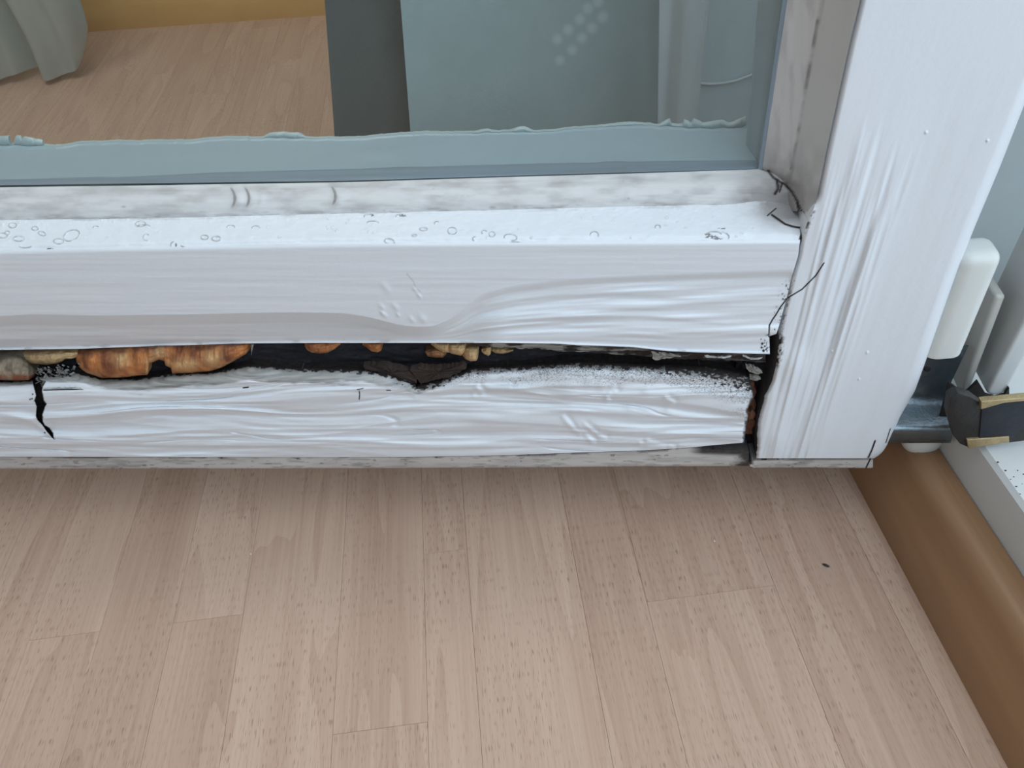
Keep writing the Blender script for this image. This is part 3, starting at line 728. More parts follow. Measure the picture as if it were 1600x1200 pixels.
# --- lower board: weathered roll into the crack, wrinkled paint below
kk = curve([(-170, 596), (0, 596), (50, 594), (62, 588), (120, 582), (160, 591), (215, 591), (262, 584), (330, 581), (370, 573), (392, 569), (450, 574), (520, 575), (560, 575), (600, 579), (640, 590), (652, 600), (662, 596), (690, 590), (720, 578), (735, 574), (800, 571), (900, 564), (1000, 567), (1100, 571), (1165, 581), (1185, 588), (1262, 600)], 4)
lowb = curve([(-170, 716), (0, 713.5), (450, 714.5), (640, 714), (800, 711), (900, 707), (1000, 704), (1070, 700), (1110, 696), (1168, 691), (1262, 690)], 8)
endx = curve([(570, 1170), (585, 1176), (597, 1172), (612, 1177), (622, 1177), (630, 1172), (642, 1167), (650, 1169), (665, 1166), (690, 1163), (705, 1162)], 2)
PX, PY = railgrid(kk, lowb, 300, 1850, right=endx)
t_ = PY - kk(PX); hg = lowb(PX) - kk(PX)
roll = 27.0
tt = np.clip(t_ / roll, 0, 1)
hh = -.0145 * (1 - np.sqrt(np.clip(1 - (1 - tt) ** 2.2, 0, 1)))
front = ss(14, 34, t_)
wrp = (fbm(PX / 420, PY / 60, 2, 101) - .5) * 46 + .012 * PX
fa = lambda w_, s0: (lambda n_: (1 - np.abs(2 * n_ - 1)) ** 2)(fbm(PX / 330, (PY + wrp) / w_, 2, s0))
right = ss(700, 900, PX)
hh += front * ((fbm(PX / 330, (PY + wrp) / 17., 3, 102) - .5) * .0040 + (fa(26., 103) - .3) * .0016 + (fbm(PX / 110, (PY + wrp) / 7, 2, 104) - .5) * .0015)
hh -= front * .0008 * np.exp(-((fbm(PX / 280, (PY + wrp) / 15, 2, 107) - .5) / .022) ** 2) * ss(.45, .65, fbm(PX / 120, PY / 20, 2, 108))
# chosen folds: gentle above the crest, steep and shaded below it
def crest(pts, up, dn, am, xa, xb, fade=50, sm=18):
    global hh
    c = curve(pts, sm); d = PY - c(PX)
    hh += am * np.exp(-(np.minimum(d, 0) / up) ** 2 - (np.maximum(d, 0) / dn) ** 2) * ss(xa - fade, xa, PX) * ss(xb + fade, xb, PX)
crest([(70, 643), (300, 642), (500, 640), (700, 638), (800, 642)], 14, 5, .0013, 80, 780)
crest([(80, 650), (150, 649), (240, 652)], 6, 5, .0007, 80, 240)
crest([(0, 646), (30, 650), (60, 664), (84, 684)], 8, 5, .0015, -100, 76, 8)
crest([(-100, 632), (0, 632), (40, 637), (60, 640)], 10, 5, .0012, -150, 56, 6)
crest([(200, 679), (400, 682), (560, 686), (700, 684)], 12, 3.5, .0009, 180, 700)
crest([(100, 694), (400, 696), (700, 699), (830, 696)], 9, 3, .0008, 100, 800)
crest([(560, 612), (700, 613), (800, 608), (860, 603), (960, 602)], 10, 3, .0009, 600, 940)
crest([(740, 655), (860, 662), (960, 672), (1060, 676), (1160, 680)], 12, 5, .0013, 760, 1150)
crest([(880, 616), (950, 620), (1020, 622), (1100, 634), (1168, 646)], 26, 7, .0026, 900, 1168)
crest([(880, 640), (960, 645), (1050, 650), (1160, 662)], 9, 5, .0010, 900, 1160)
crest([(900, 690), (1000, 692), (1070, 697)], 9, 4, .001, 850, 1090)
def gouge(pts, w_, am):
    global hh
    hh += am * np.exp(-(dist(PX, PY, pts) / w_) ** 2)
for pts in [[(880, 652), (893, 668), (905, 677)], [(912, 664), (930, 678), (942, 683)], [(905, 668), (925, 690)], [(960, 612), (948, 622)], [(948, 624), (958, 604)], [(745, 606), (752, 614)], [(1000, 694), (1035, 701)], [(1012, 690), (1050, 700)], [(1040, 622), (1050, 628)], [(740, 616), (760, 606), (795, 602)]]:
    gouge(pts, 4.5, .0006); gouge([(x + 6, y - 3) for x, y in pts], 4.5, -.0006)
for (bx, by, br, am) in [(920, 597, 8, .0007), (940, 604, 8, .0007), (1045, 640, 9, .0006), (985, 638, 8, .0005), (1010, 610, 9, .0005)]:
    hh += am * np.exp(-((PX - bx) ** 2 + (PY - by) ** 2) / br ** 2)
mask = np.zeros(PX.shape + (3,))
# weathered bare edge
nz1 = fbm(PX / 30, PY / 7, 4, 110)
wear_w = np.interp(PX, [-170, 0, 60, 200, 330, 420, 560, 640, 720, 800, 1000, 1170], [8, 6, 8, 22, 22, 24, 24, 20, 10, 7, 12, 22])
bare = ss(wear_w + 3, wear_w - 3, t_ + (nz1 - .5) * 12)
mask[..., 2] = bare * np.interp(PX, [0, 400, 640, 760, 1170], [.95, .9, .75, .6, .55])
# black rot line and speckle
sp1 = fbm(PX / 5, PY / 3.2, 3, 111)
rotw = np.interp(PX, [-170, 0, 150, 300, 450, 560, 620, 690, 760, 850, 1000, 1120, 1175], [2, 2, 3, 4, 5, 8, 12, 12, 8, 9, 11, 22, 34])
mask[..., 1] = ss(.0, .22, (rotw - t_) / np.maximum(rotw, 1) + (sp1 - .56) * 1.9)
reach = np.interp(PX, [-170, 600, 720, 800, 950, 1100, 1175], [3, 7, 18, 24, 30, 38, 60])
dens = np.exp(-np.clip(t_, 0, None) / reach * 1.7) * np.interp(PX, [0, 600, 740], [.15, .6, 1.])
dens = dens * ss(.28, .62, fbm(PX / 45, PY / 14, 3, 115) + .12)
gr = rng.random(PX.shape); gr = .5 * vn(PX / 1.5, PY / 1.4, 116) + .5 * gr
mask[..., 1] = np.maximum(mask[..., 1], ss(.88, .60, gr + .55 * (1 - dens)) * .85 * ss(.04, .2, dens))
mask[..., 0] = np.maximum(mask[..., 0], dens * .55)
ed = endx(PY) - PX
mask[..., 1] = np.maximum(mask[..., 1], ss(5, .5, ed + (fbm(PX / 4, PY / 4, 2, 113) - .5) * 5) * .9)
hh -= .0035 * np.clip(1 - ed / 6, 0, 1) ** 2
# split at the left
crack = [(50, 590), (52, 602), (56, 617), (54, 626), (57, 635), (56, 650), (58, 656), (66, 664), (72, 673), (80, 683), (85, 687), (83, 677), (77, 668), (70, 664), (67, 658), (66.5, 647), (70, 638), (73, 631), (69, 626), (66, 611), (67, 604), (72, 596)]
ins = inside(PX + (fbm(PX / 3, PY / 5, 2, 114) - .5) * 2, PY, crack)
dc = dist(PX, PY, crack, True)
hole = np.where(ins, ss(0, 2.4, dc), 0); hh = hh - .011 * hole
mask[..., 1] = np.maximum(mask[..., 1], np.where(ins, .55 + .45 * ss(0, 1.2, dc), 0))
for (x_, y_) in [(47, 624), (51, 616), (50, 623), (70, 676)]:
    mask[..., 1] = np.maximum(mask[..., 1], 1 - ss(.8, 1.9, np.hypot(PX - x_, PY - y_)))
# open V in the middle of the edge, small splits and specks
for pts, w_, dep in [([(651, 590), (651, 603)], 1.2, .003), ([(651, 600), (640, 598), (622, 592)], 1.0, .001), ([(654, 598), (675, 593), (705, 586)], 1.0, .001), ([(561, 611), (562, 616), (561, 624)], .7, .0006), ([(558, 609), (567, 607)], .6, .0004), ([(380, 606), (388, 605)], 1.0, .0004), ([(604, 610), (610, 610)], .8, .0005), ([(68, 609.5), (100, 608.5), (129, 608)], .8, .001)]:
    s = stroke(PX, PY, pts, w_); mask[..., 1] = np.maximum(mask[..., 1], s); hh -= s * dep
P = on_y(PX, PY, YF - .0005 - hh)
lower = grid('lower_board', P, M_paint, door, mask, (0, .012, 0), 'tbr', wallmask=(0, .8, 0))

# --- drip strip along the bottom of the rail and of the stile
def strip(name, xa, xb, top, bot, n_, slot):
    px = np.linspace(xa, xb, n_)[None, :] + np.zeros((26, 1)); v_ = np.linspace(0, 1, 26)[:, None]
    py = top(px) + (bot(px) - top(px)) * v_
    h_ = -.0030 * v_ - .0006 + (fbm(px / 40, py / 5, 3, 120 + slot) - .5) * .0006 - .002 * np.clip(1 - (1 - v_) / .12, 0, 1) ** 2
    mk = np.zeros(px.shape + (3,))
    mk[..., 0] = .35 * ss(.35, .8, fbm(px / 60, py / 8, 3, 121 + slot))
    mk[..., 2] = .55 * ss(.6, .75, fbm(px / 35, py / 3.5, 3, 122 + slot))
    mk[..., 1] =   .5 * ss(.73, .78, fbm(px / 12, py / 2.2, 3, 123 + slot)) + .6 * (1 - ss(.05, .16, v_)) * ss(.5, .62, fbm(px / 50, py * 0 + 1, 3, 124 + slot))
    if slot == 0:
        mk[..., 1] = np.maximum(mk[..., 1], ss(34, 8, 1172 - px + (fbm(px / 6, py / 4, 2, 125) - .5) * 22) * .95)
        mk[..., 1] = np.maximum(mk[..., 1], ss(1072, 1100, px) * ss(.45, .15, v_) * .95)
        mk[..., 0] = np.maximum(mk[..., 0], ss(500, 120, px) * .22)
    else:
        for pts in [[(1360, 716), (1353, 731)]]:
            s = stroke(px, py, pts, 1.1); mk[..., 1] = np.maximum(mk[..., 1], s); h_ = h_ - s * .001
        mk[..., 1] = np.maximum(mk[..., 1], ss(8, 1, px - xa) * ss(.4, .6, fbm(px / 5, py / 4, 2, 126)))
    return grid(name, on_y(px, py, YF - h_), M_strip, door, mk, (0, .045, 0), 'tblr', angle=40)
sb = curve([(-170, 733), (0, 732.3), (450, 732), (800, 730.5), (950, 729), (1168, 728)], 20)
strip('drip_strip', X0, 1170, lambda q: np.where(q > 1075, 700 + (q - 1075) * .055, lowb(q) + 1.0), sb, 1400, 0)
strip('drip_strip', 1172, 1364, curve([(1172, 722), (1181, 718), (1370, 717)]), curve([(1172, 731), (1250, 730.5), (1362, 731.5)]), 260, 1)

# --- inside of the crack: black core, brown layers, dark end joint
def sheet(name, top, bot, xa, xb, Y, mat, n_=300, m_=24, amp=.002, sx=40, sy=8, seed=1, walls=(0, .004, 0), mask=None):
    px = np.linspace(xa, xb, n_)[None, :] + np.zeros((m_, 1)); v_ = np.linspace(0, 1, m_)[:, None]
    py = top(px) + (bot(px) - top(px)) * v_
    h_ = (fbm(px / sx, py / sy, 4, seed) - .5) * amp
    mk = np.zeros(px.shape + (3,))
    return grid(name, on_y(px, py, Y(px, v_) - h_), mat, door, mk, walls)
cst = lambda y: (lambda px, v_: y + 0 * px * v_)
o_ = sheet('rotten_core', lambda q: g1(q) - 16, lambda q: kk(q) + 14, X0, 1186, cst(YF + .019), M_rot, 900, 44, .006, 45, 9, 131)
o_['label'] = 'black rotten wood inside the crack'
o_ = sheet('rotten_core', lambda q: 505 + 0 * q, lambda q: 712 + 0 * q, 1150, 1240, cst(YF + .016), M_rot, 90, 160, .006, 9, 14, 132)
# reddish fresh wood in the end joint
rl = curve([(596, 1172), (615, 1178), (640, 1170), (660, 1167), (680, 1165)]); rr_ = curve([(596, 1180), (615, 1184), (640, 1181), (660, 1182), (680, 1176)])
pyv = np.linspace(598, 678, 60)[:, None]; uq = np.linspace(0, 1, 14)[None, :]
px = rl(pyv) - 3 + (rr_(pyv) - rl(pyv) + (fbm(pyv / 6, pyv * 0, 2, 133) - .5) * 8) * uq
grid('bare_wood', on_y(px, pyv + 0 * px, YF + .007 + (fbm(px / 5, pyv / 8 + 0 * px, 3, 134) - .5) * .003), M_redwood, door, None, (0, .008, 0))
# dirty lath behind the upper lip, towards the right
lt = lambda q: g1(q) - 4
lb = curve([(735, 538), (760, 541), (800, 544), (850, 546), (900, 550), (950, 552), (1010, 556), (1060, 560), (1120, 563), (1190, 566)], 6)
n_ = 420; px = np.linspace(740, 1196, n_)[None, :] + np.zeros((16, 1)); v_ = np.linspace(0, 1, 16)[:, None]
py = lt(px) + (lb(px) + (fbm(px / 12, px * 0, 3, 136) - .5) * 5 - lt(px)) * v_
mk = np.zeros(px.shape + (3,)); mk[..., 2] = 1; mk[..., 0] = .4
mk[..., 1] = np.clip(ss(.4, .62, fbm(px / 22, py / 4, 4, 137)) + ss(960, 1030, px) * .75, 0, 1)
grid('inner_lath', on_y(px, py, YF + .004 + .004 * v_ - (fbm(px / 25, py / 4, 3, 138) - .5) * .002), M_strip, door, mk, (0, .008, 0))
# raised splinters round the V
def flake(name, outline, Y, mat, thick=.0015, curl=.002, mask_rot=None, label=None):
    op = outline; outline = []
    for (x0_, y0_), (x1_, y1_) in zip(op, op[1:] + op[:1]):
        k_ = max(1, int(math.hypot(x1_ - x0_, y1_ - y0_) / 3))
        for i_ in range(k_): outline.append((x0_ + (x1_ - x0_) * i_ / k_ + random.uniform(-.6, .6), y0_ + (y1_ - y0_) * i_ / k_ + random.uniform(-1.1, 1.1)))
    pts = np.array(outline, float); n = len(pts)
    c = pts.mean(0)
    V = []; 
    rings = [1.0, .66, .33]
    for r_ in rings:
        for p in pts:
            q_ = c + (p - c) * r_; V.append(on_y(q_[0], q_[1], Y - curl * (1 - r_) + random.uniform(-.0006, .0006)))
    V.append(on_y(c[0], c[1], Y - curl)); nb = len(V)
    Fc = []
    for k in range(2):
        for i in range(n): Fc.append([k * n + i, k * n + (i + 1) % n, (k + 1) * n + (i + 1) % n, (k + 1) * n + i])
    for i in range(n): Fc.append([2 * n + i, 2 * n + (i + 1) % n, nb - 1])
    V2 = [v + np.array([0, thick, 0]) for v in V[:n]]; b0 = len(V); V += V2
    for i in range(n): Fc.append([i, b0 + i, b0 + (i + 1) % n, (i + 1) % n])
    Fc.append([b0 + i for i in range(n)][::-1])
    o = make(name, V, Fc, mat, door, smooth=True, angle=45); fix_normals(o)
    if label: o['label'] = label
    return o
M_splint = plain('brown_rotten_splinter', (.034, .022, .017), .9, 0, 1.0, 200, .9)
flake('splinter', [(640, 578), (655, 574), (672, 577), (690, 576), (712, 574), (722, 571), (729, 575), (716, 583), (700, 590), (678, 595), (658, 599), (652, 594), (646, 586)], YF + .004, M_splint, .004, .002)
flake('splinter', [(568, 572), (600, 571), (622, 576), (640, 580), (650, 590), (651, 599), (636, 597), (615, 589), (590, 581), (570, 577)], YF + .005, M_splint, .004, .0015)
flake('paint_flake', [(1017, 551), (1040, 552), (1060, 556), (1064, 558), (1040, 560), (1024, 563), (1019, 560), (1021, 556)], YF - .0008, M_greywood, .001, .0008)
flake('paint_flake', [(1100, 556), (1125, 558), (1143, 556), (1140, 558.5), (1120, 560), (1104, 558)], YF + .0, M_frame, .0006, .0006)
flake('paint_flake', [(1160, 555), (1176, 560), (1192, 559), (1190, 561), (1172, 562), (1161, 558)], YF + .0, M_frame, .0006, .0006)
flake('paint_flake', [(68, 607), (90, 605.6), (112, 604.3), (126, 605.5), (131, 608), (118, 606), (95, 607), (72, 608)], YF - .0005, M_frame, .0008, .0006)
flake('splinter', [(1166, 572), (1178, 574), (1188, 580), (1191, 584), (1182, 585), (1174, 582), (1167, 578)], YF + .002, M_greywood, .002, .001)
flake('splinter', [(1172, 588), (1184, 589), (1189, 592), (1180, 595), (1171, 594)], YF + .003, M_greywood, .002, .001)
flake('splinter', [(1168, 645), (1176, 640), (1181, 648), (1177, 656), (1168, 655)], YF + .004, M_redwood, .003, .001)
flake('splinter', [(393, 540), (396, 540), (394, 548), (392.5, 556), (391.5, 548)], YF + .010, M_greywood, .001, .0005)
flake('splinter', [(64, 604), (67, 590), (71, 585), (75, 592), (76, 600), (70, 603)], YF + .006, M_greywood, .001, .001)
# grey fluff caught beside the split
vs, fs = [], []
def strand(p0, p1, Y, r_):
    a = on_y(*p0, Y); b = on_y(*p1, Y - .002); k = len(vs)
    for c in (a, (a + b) / 2 + np.array([0, -.001, .0012]), b):
        for q_ in range(4):
            vs.append(c + r_ * np.array([math.cos(q_ * 1.57), -.3, math.sin(q_ * 1.57)]))
    for s_i in range(2):
        for q_ in range(4): fs.append([k + s_i * 4 + q_, k + s_i * 4 + (q_ + 1) % 4, k + s_i * 4 + 4 + (q_ + 1) % 4, k + s_i * 4 + 4 + q_])
for i in range(60):
    x_ = random.uniform(56, 120); y_ = random.uniform(576, 601) - (x_ - 60) * .05
    strand((x_, y_), (x_ + random.uniform(-16, 16), y_ + random.uniform(-9, 9)), YF + .006 + random.uniform(0, .006), random.uniform(.0003, .0011))
o_ = make('cobweb', vs, fs, M_web, door); o_['kind'] = 'stuff'; o_['label'] = 'grey fluff caught in the crack beside the split'

# --- body of the sash behind the painted faces
zbt = .0605
box('rail_body', (-.62, YF + .022, zbt + .004), (.10, YF + .045, .222), M_rot, door)
box('inner_rail', (-.62, YF + .045, zbt + .004), (.10, YF + DEPTH, .222), M_frame, door)
box('stile_body', (.1175, YF + .022, zbt + .006), (.168, YF + DEPTH - .004, 1.3), M_frame, door)
box('stile_body', (.0945, YF + GL + .002, .262), (.1175, YF + DEPTH - .004, 1.3), M_frame, door)

# ------------------------------------------------------------------ bracket fungi in the crack
def fungus(label, top, bot, xa, xb, Yb, bulge, mat, sd, ribs=1.0, name='bracket_fungus', margin=.40, pale=(), mstart=.80, group='bracket fungi in the crack'):
    tp, bt = curve(top, 1), curve(bot, .8)
    n_ = max(24, int((xb - xa) * 1.6)); m_ = 30
    px = np.linspace(xa, xb, n_)[None, :] + np.zeros((m_, 1)); v_ = np.linspace(0, 1, m_)[:, None]
    py = tp(px) + (bt(px) - tp(px)) * v_
    wdt = np.clip((bt(px) - tp(px)) / 30., .25, 1)
    endf = np.sqrt(np.clip(1 - (2 * (px - xa) / (xb - xa) - 1) ** 6, 0, 1))
    pr = bulge * wdt * endf * np.sin(np.clip(v_ * 1.25 + .12, 0, 1.37) * np.pi * .5) * (1 - .35 * np.clip((v_ - .85) / .15, 0, 1) ** 2)
    nn_ = (fbm(px / 11, py / 60, 3, sd) - .5) * .0042 * ribs + (np.abs(np.sin(v_ * 9 + px / 40)) - .5) * .0006 * ribs + (fbm(px / 5, py / 5, 2, sd + 1) - .5) * .0010
    P_ = on_y(px, py, Yb - pr - nn_ * ss(0, .15, v_))
    mk = np.zeros(px.shape + (3,)); mk[..., 2] = margin * ss(mstart, min(.99, mstart + .17), v_) * ss(.25, .55, fbm(px / 14, px * 0, 2, sd + 3))
    for (bx, by, bw, bh) in pale:
        mk[..., 2] = np.maximum(mk[..., 2], .75 * np.exp(-((px - bx) / bw) ** 2 - ((py - by) / bh) ** 2))
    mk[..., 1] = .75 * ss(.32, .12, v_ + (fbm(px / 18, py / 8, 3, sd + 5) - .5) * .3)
    o = grid('' + name, P_, mat, None, mk, (0, .006, 0), 'tblr', angle=60)
    return tag(o, label, 'fungus', group)
gtop = lambda xa, xb, d=-3: [(x_, float(g1(x_)) + d) for x_ in np.linspace(xa, xb, 6)]
YB = YF + .0150
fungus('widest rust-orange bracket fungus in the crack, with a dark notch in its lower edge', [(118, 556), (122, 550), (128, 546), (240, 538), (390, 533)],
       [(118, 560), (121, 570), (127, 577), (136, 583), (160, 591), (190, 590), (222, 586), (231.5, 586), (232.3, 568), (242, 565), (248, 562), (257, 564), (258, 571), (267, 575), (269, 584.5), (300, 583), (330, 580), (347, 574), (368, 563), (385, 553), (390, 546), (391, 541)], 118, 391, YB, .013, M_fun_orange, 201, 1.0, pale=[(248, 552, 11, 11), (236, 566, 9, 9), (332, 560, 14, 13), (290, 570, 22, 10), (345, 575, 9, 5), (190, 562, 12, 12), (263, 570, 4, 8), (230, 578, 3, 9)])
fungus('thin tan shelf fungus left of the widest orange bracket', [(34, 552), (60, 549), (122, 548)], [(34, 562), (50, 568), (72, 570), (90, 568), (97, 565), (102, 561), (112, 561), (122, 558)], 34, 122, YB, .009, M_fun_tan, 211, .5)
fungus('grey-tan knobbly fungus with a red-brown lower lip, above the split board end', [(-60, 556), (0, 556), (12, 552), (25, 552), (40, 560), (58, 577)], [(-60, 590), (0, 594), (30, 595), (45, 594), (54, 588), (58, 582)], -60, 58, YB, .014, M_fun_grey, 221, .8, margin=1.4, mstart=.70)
fungus('small orange fungus lobe, the first one past the dark gap', gtop(476, 532), [(476, 541), (480, 547), (487, 551), (500, 552.5), (512, 551), (522, 546), (532, 538)], 476, 532, YB, .009, M_fun_orange, 231, .5)
fungus('smallest orange fungus lobe, alone between the dark gap and the pale cluster', gtop(566, 598), [(566, 539), (573, 543), (580, 549), (590, 551), (596, 548), (598, 540)], 566, 598, YB, .009, M_fun_orange, 237, .5)
fungus('brown fungus lobe tucked under the left end of the pale cluster', [(664, 548), (680, 543), (698, 546)], [(664, 550), (668, 557), (680, 559), (692, 559), (698, 553)], 664, 698, YB, .008, M_fun_brown, 241, .5)
fungus('pale ochre fungus lobe at the left end of the pale cluster', gtop(673, 704), [(673, 538), (682, 545), (692, 551), (704, 551)], 673, 704, YB, .011, M_fun_pale, 243, .6)
fungus('broad pale ochre fungus lobe in the middle of the pale cluster', gtop(699, 730), [(699, 549), (706, 553), (720, 556), (727, 552), (730, 546)], 699, 730, YB - .001, .011, M_fun_pale, 247, .6)
fungus('pale ochre fungus lobe hanging lowest in the pale cluster', [(722, 543), (730, 537), (748, 540)], [(722, 555), (727, 561), (735, 564.5), (744, 564), (747, 560), (748, 550)], 722, 748, YB - .002, .011, M_fun_pale, 251, .6)
fungus('tiny round pale fungus lobe right of the lowest pale lobe', [(752, 545), (760, 541), (768, 541)], [(752, 549), (757, 554), (763, 556.5), (767, 553), (768, 546)], 752, 768, YB - .001, .008, M_fun_pale, 257, .5)
fungus('narrow flat pale fungus lobe at the right end of the cluster', [(768, 544), (780, 543), (802, 546)], [(768, 548), (774, 552), (785, 553), (795, 551), (802, 548)], 768, 802, YB - .001, .008, M_fun_tan, 261, .4)

# ------------------------------------------------------------------ hinge on the sash
hinge = empty('door_hinge', on_y(1480, 640, YF + .012))
tag(hinge, 'corner door hinge with white plastic cover and blued steel bracket', 'hinge')
def outline_prism(name, pts, Y, depth, mat, parent, bev=0, seg=3):
    return prism(name, [on_y(x_, y_, Y) for x_, y_ in pts], (0, depth, 0), mat, parent, bev, seg)
YH = YF + .003
# white cover: upright sleeve with a rounded top
def sleeve(name, bl, br, tl, tr, Y, depth, rad, mat, parent, bev):
    """upright slab between bottom and top photo positions, round-cornered at its top right and around its edges"""
    o = prism(name, [on_y(*p, Y) for p in (bl, br, tr, tl)], (0, depth, 0), mat, parent, 0)
    bm = bmesh.new(); bm.from_mesh(o.data)
    zmid = sum(v.co.z for v in bm.verts) / len(bm.verts)
    bmesh.ops.bevel(bm, geom=[e for e in bm.edges if max(v.co.z for v in e.verts) > zmid], offset=bev, segments=6, clamp_overlap=True, profile=.5, affect='EDGES'); bm.to_mesh(o.data); bm.free()
    o.data.polygons.foreach_set('use_smooth', np.ones(len(o.data.polygons), bool)); o.data.set_sharp_from_angle(angle=math.radians(50)); return o
sleeve('cover_cap', (1446, 563), (1507, 558), (1504, 403), (1576, 398), YH, .020, 0, M_plast, hinge, .0068)
# steel bracket: flat upright, bent forward into a shelf with a downturned lip
yb = YF + .0287
prf = [(yb, 548), (yb, 600), (yb - .0008, 608)]
def col(px_y):
    """bracket profile rows: (y depth, z)"""
    return px_y
xr_t = on_y(1501, 563, yb); 
z_at = lambda py, Y, px=1470: float(on_y(px, py, Y)[2])
rows = [(yb, z_at(540, yb)), (yb, z_at(598, yb)), (yb - .0006, z_at(606, yb)), (yb - .0022, z_at(613, yb)), (yb - .005, z_at(618, yb) - .0005)]
zs = rows[-1][1] - .0012
rows += [(yb - .009, zs), (yb - .0215, zs - .0008), (yb - .0235, zs - .0022), (yb - .0242, zs - .0042), (yb - .0242, zs - .0150)]
xr = [float(on_y(1503, 562, yb)[0])] * 3 + [float(on_y(1480, 615, yb)[0])] * 2 + [float(on_y(1484, 640, yb - .012)[0]), float(on_y(1493, 664, yb - .0225)[0]) - .0012, float(on_y(1493, 668, yb - .0235)[0]), float(on_y(1491, 673, yb - .0242)[0]), float(on_y(1486, 690, yb - .0242)[0])]
nb = 10
Pb = np.array([[(.150 + (x_ - .150) * k / nb, y_, z_) for k in range(nb + 1)] for (y_, z_), x_ in zip(rows, xr)])
grid('bracket', Pb, M_steel, hinge, None, (0, .0022, -.0016), toward=(0, -1, .5), angle=75)
# white foot under the bracket
fb = np.array(on_y(1447, 692, yb - .016))
bm = bmesh.new(); bmesh.ops.create_uvsphere(bm, u_segments=28, v_segments=14, radius=1)
for v_ in bm.verts:
    v_.co.x *= .0125; v_.co.y *= .0095; v_.co.z *= .0125
    if v_.co.z > 0: v_.co.z *= 1.4
bmesh.ops.translate(bm, vec=Vector(fb) - parent_world(hinge) + Vector((0, .006, -.002)), verts=bm.verts)
me = bpy.data.meshes.new('foot_cap'); bm.to_mesh(me); bm.free(); me.materials.append(M_plast)
me.polygons.foreach_set('use_smooth', np.ones(len(me.polygons), bool)); link(bpy.data.objects.new('foot_cap', me), hinge)
# fixing screw
def screw(px_, py_, Y, r_, parent):
    c = Vector(on_y(px_, py_, Y)) - parent_world(parent); bm = bmesh.new()
    bmesh.ops.create_cone(bm, cap_ends=True, segments=16, radius1=r_, radius2=r_ * .8, depth=.0012, matrix=Matrix.Translation(c) @ Matrix.Rotation(math.pi / 2, 4, 'X'))
    me = bpy.data.meshes.new('screw'); bm.to_mesh(me); bm.free(); me.materials.append(M_darkmetal); link(bpy.data.objects.new('screw', me), parent)
screw(1449, 577, yb - .0006, .0020, hinge)

# ------------------------------------------------------------------ lower bearing on the frame
bearing = empty('hinge_bearing', on_y(1540, 690, YF - .01))
tag(bearing, 'dark metal hinge bearing with brass edges standing on the white threshold', 'bearing')
zq = .0932
def zpris(name, pts, z, dz, mat, bev=0): return prism(name, [on_z(x_, y_, z) for x_, y_ in pts], (0, 0, dz), mat, bearing, bev)
yq = .300
outline_prism('base_plate', [(1511, 687.5), (1577, 682.5), (1577, 691.5), (1513, 701)], yq - .0015, .022, M_brass, bearing, .0004)
prism('bearing_body', [on_y(x_, y_, yq) for x_, y_ in [(1480, 646), (1483, 622), (1497, 614), (1520, 622), (1536, 634), (1600, 631), (1640, 629), (1640, 684), (1578, 692), (1512, 699), (1500, 694), (1490, 682)]], (0, .006, 0), M_darkmetal, bearing, .0008)
outline_prism('top_plate', [(1533, 628), (1600, 622), (1640, 620), (1640, 625), (1600, 627), (1568, 630), (1533, 640)], yq - .003, .004, M_brass, bearing, .0004)
outline_prism('inner_plate', [(1534, 640), (1568, 630), (1632, 626), (1582, 684), (1530, 688)], yq - .0008, .003, plain('blue_black_metal', (.03, .035, .045), .5, .5, .2, 300, .4), bearing, .0003)
outline_prism('recess_shade_plate', [(1470, 650), (1483, 598), (1504, 614), (1512, 612), (1519, 605), (1528, 596), (1533, 604), (1541, 617), (1556, 621), (1570, 617), (1577, 606), (1577, 650)], .328, .002, M_darkmetal, bearing)  # added dark sheet standing in for the shaded recess under cover and trim
sleeve('pivot_cover', (1502, 616), (1514, 616), (1556, 462), (1573, 462), .3385, .034, 0, M_plast2, bearing, .0022)
# frame profile with a rounded lower end
YT = .330
xa_ = float(on_y(1545, 606, YT)[0]); xb_ = float(on_y(1579, 600, YT)[0]); zb_ = float(on_y(1560, 618, YT)[2]); r_ = (xb_ - xa_) / 2
pf = [(xa_ + r_ - r_ * math.cos(k * math.pi / 12), zb_ + r_ * .8 - r_ * .8 * math.sin(k * math.pi / 12)) for k in range(13)] + [(xb_, 1.3), (xa_, 1.3)]
o_ = prism('trim_3', [(x_, YT, z_) for x_, z_ in pf], (0, .036, 0), M_frame, None, .0022, 4)
tag(o_, 'white frame profile with a rounded lower end above the bearing', 'trim', kind='structure')

# ------------------------------------------------------------------ curtains behind the door
def cloth(name, edge_l, edge_r, Y, mat, label, ripple=.004, sd=1, zbot=.03, nx=120, hem=None, bottom=None, yr=None, wl_=.05, group=None):
    """hanging cloth; edge_l / edge_r: two photo positions each on its left and right edges"""
    (a0, a1), (b0, b1) = edge_l, edge_r
    L0, L1, R0, R1 = on_y(*a0, Y), on_y(*a1, Y), on_y(*b0, Y if yr is None else yr), on_y(*b1, Y if yr is None else yr)
    ny = 90; z = np.linspace(1.25, zbot, ny)[:, None]; u = np.linspace(0, 1, nx)[None, :]
    ext = lambda A, B: A[0] + (B[0] - A[0]) * (np.clip(z, -1, .42) - A[2]) / (B[2] - A[2])
    xl, xr_ = ext(L0, L1), ext(R0, R1)
    x = xl + (xr_ - xl) * u
    yy = Y + ((Y if yr is None else yr) - Y) * u + ripple * np.sin((x + .3 * fbm(x * 8, z * 2, 2, sd)) / wl_ * 2 * np.pi) + (fbm(x * 30, z * 9, 2, sd + 1) - .5) * ripple * .8
    zz = z + 0 * u
    if bottom is not None: zz = np.maximum(zz, bottom(u) + 0 * z)
    P_ = np.stack([x, yy, zz], -1)
    o = grid(name, P_, mat, None, None, (0, .0015, 0), 'tblr')
    return tag(o, label, 'curtain', group)
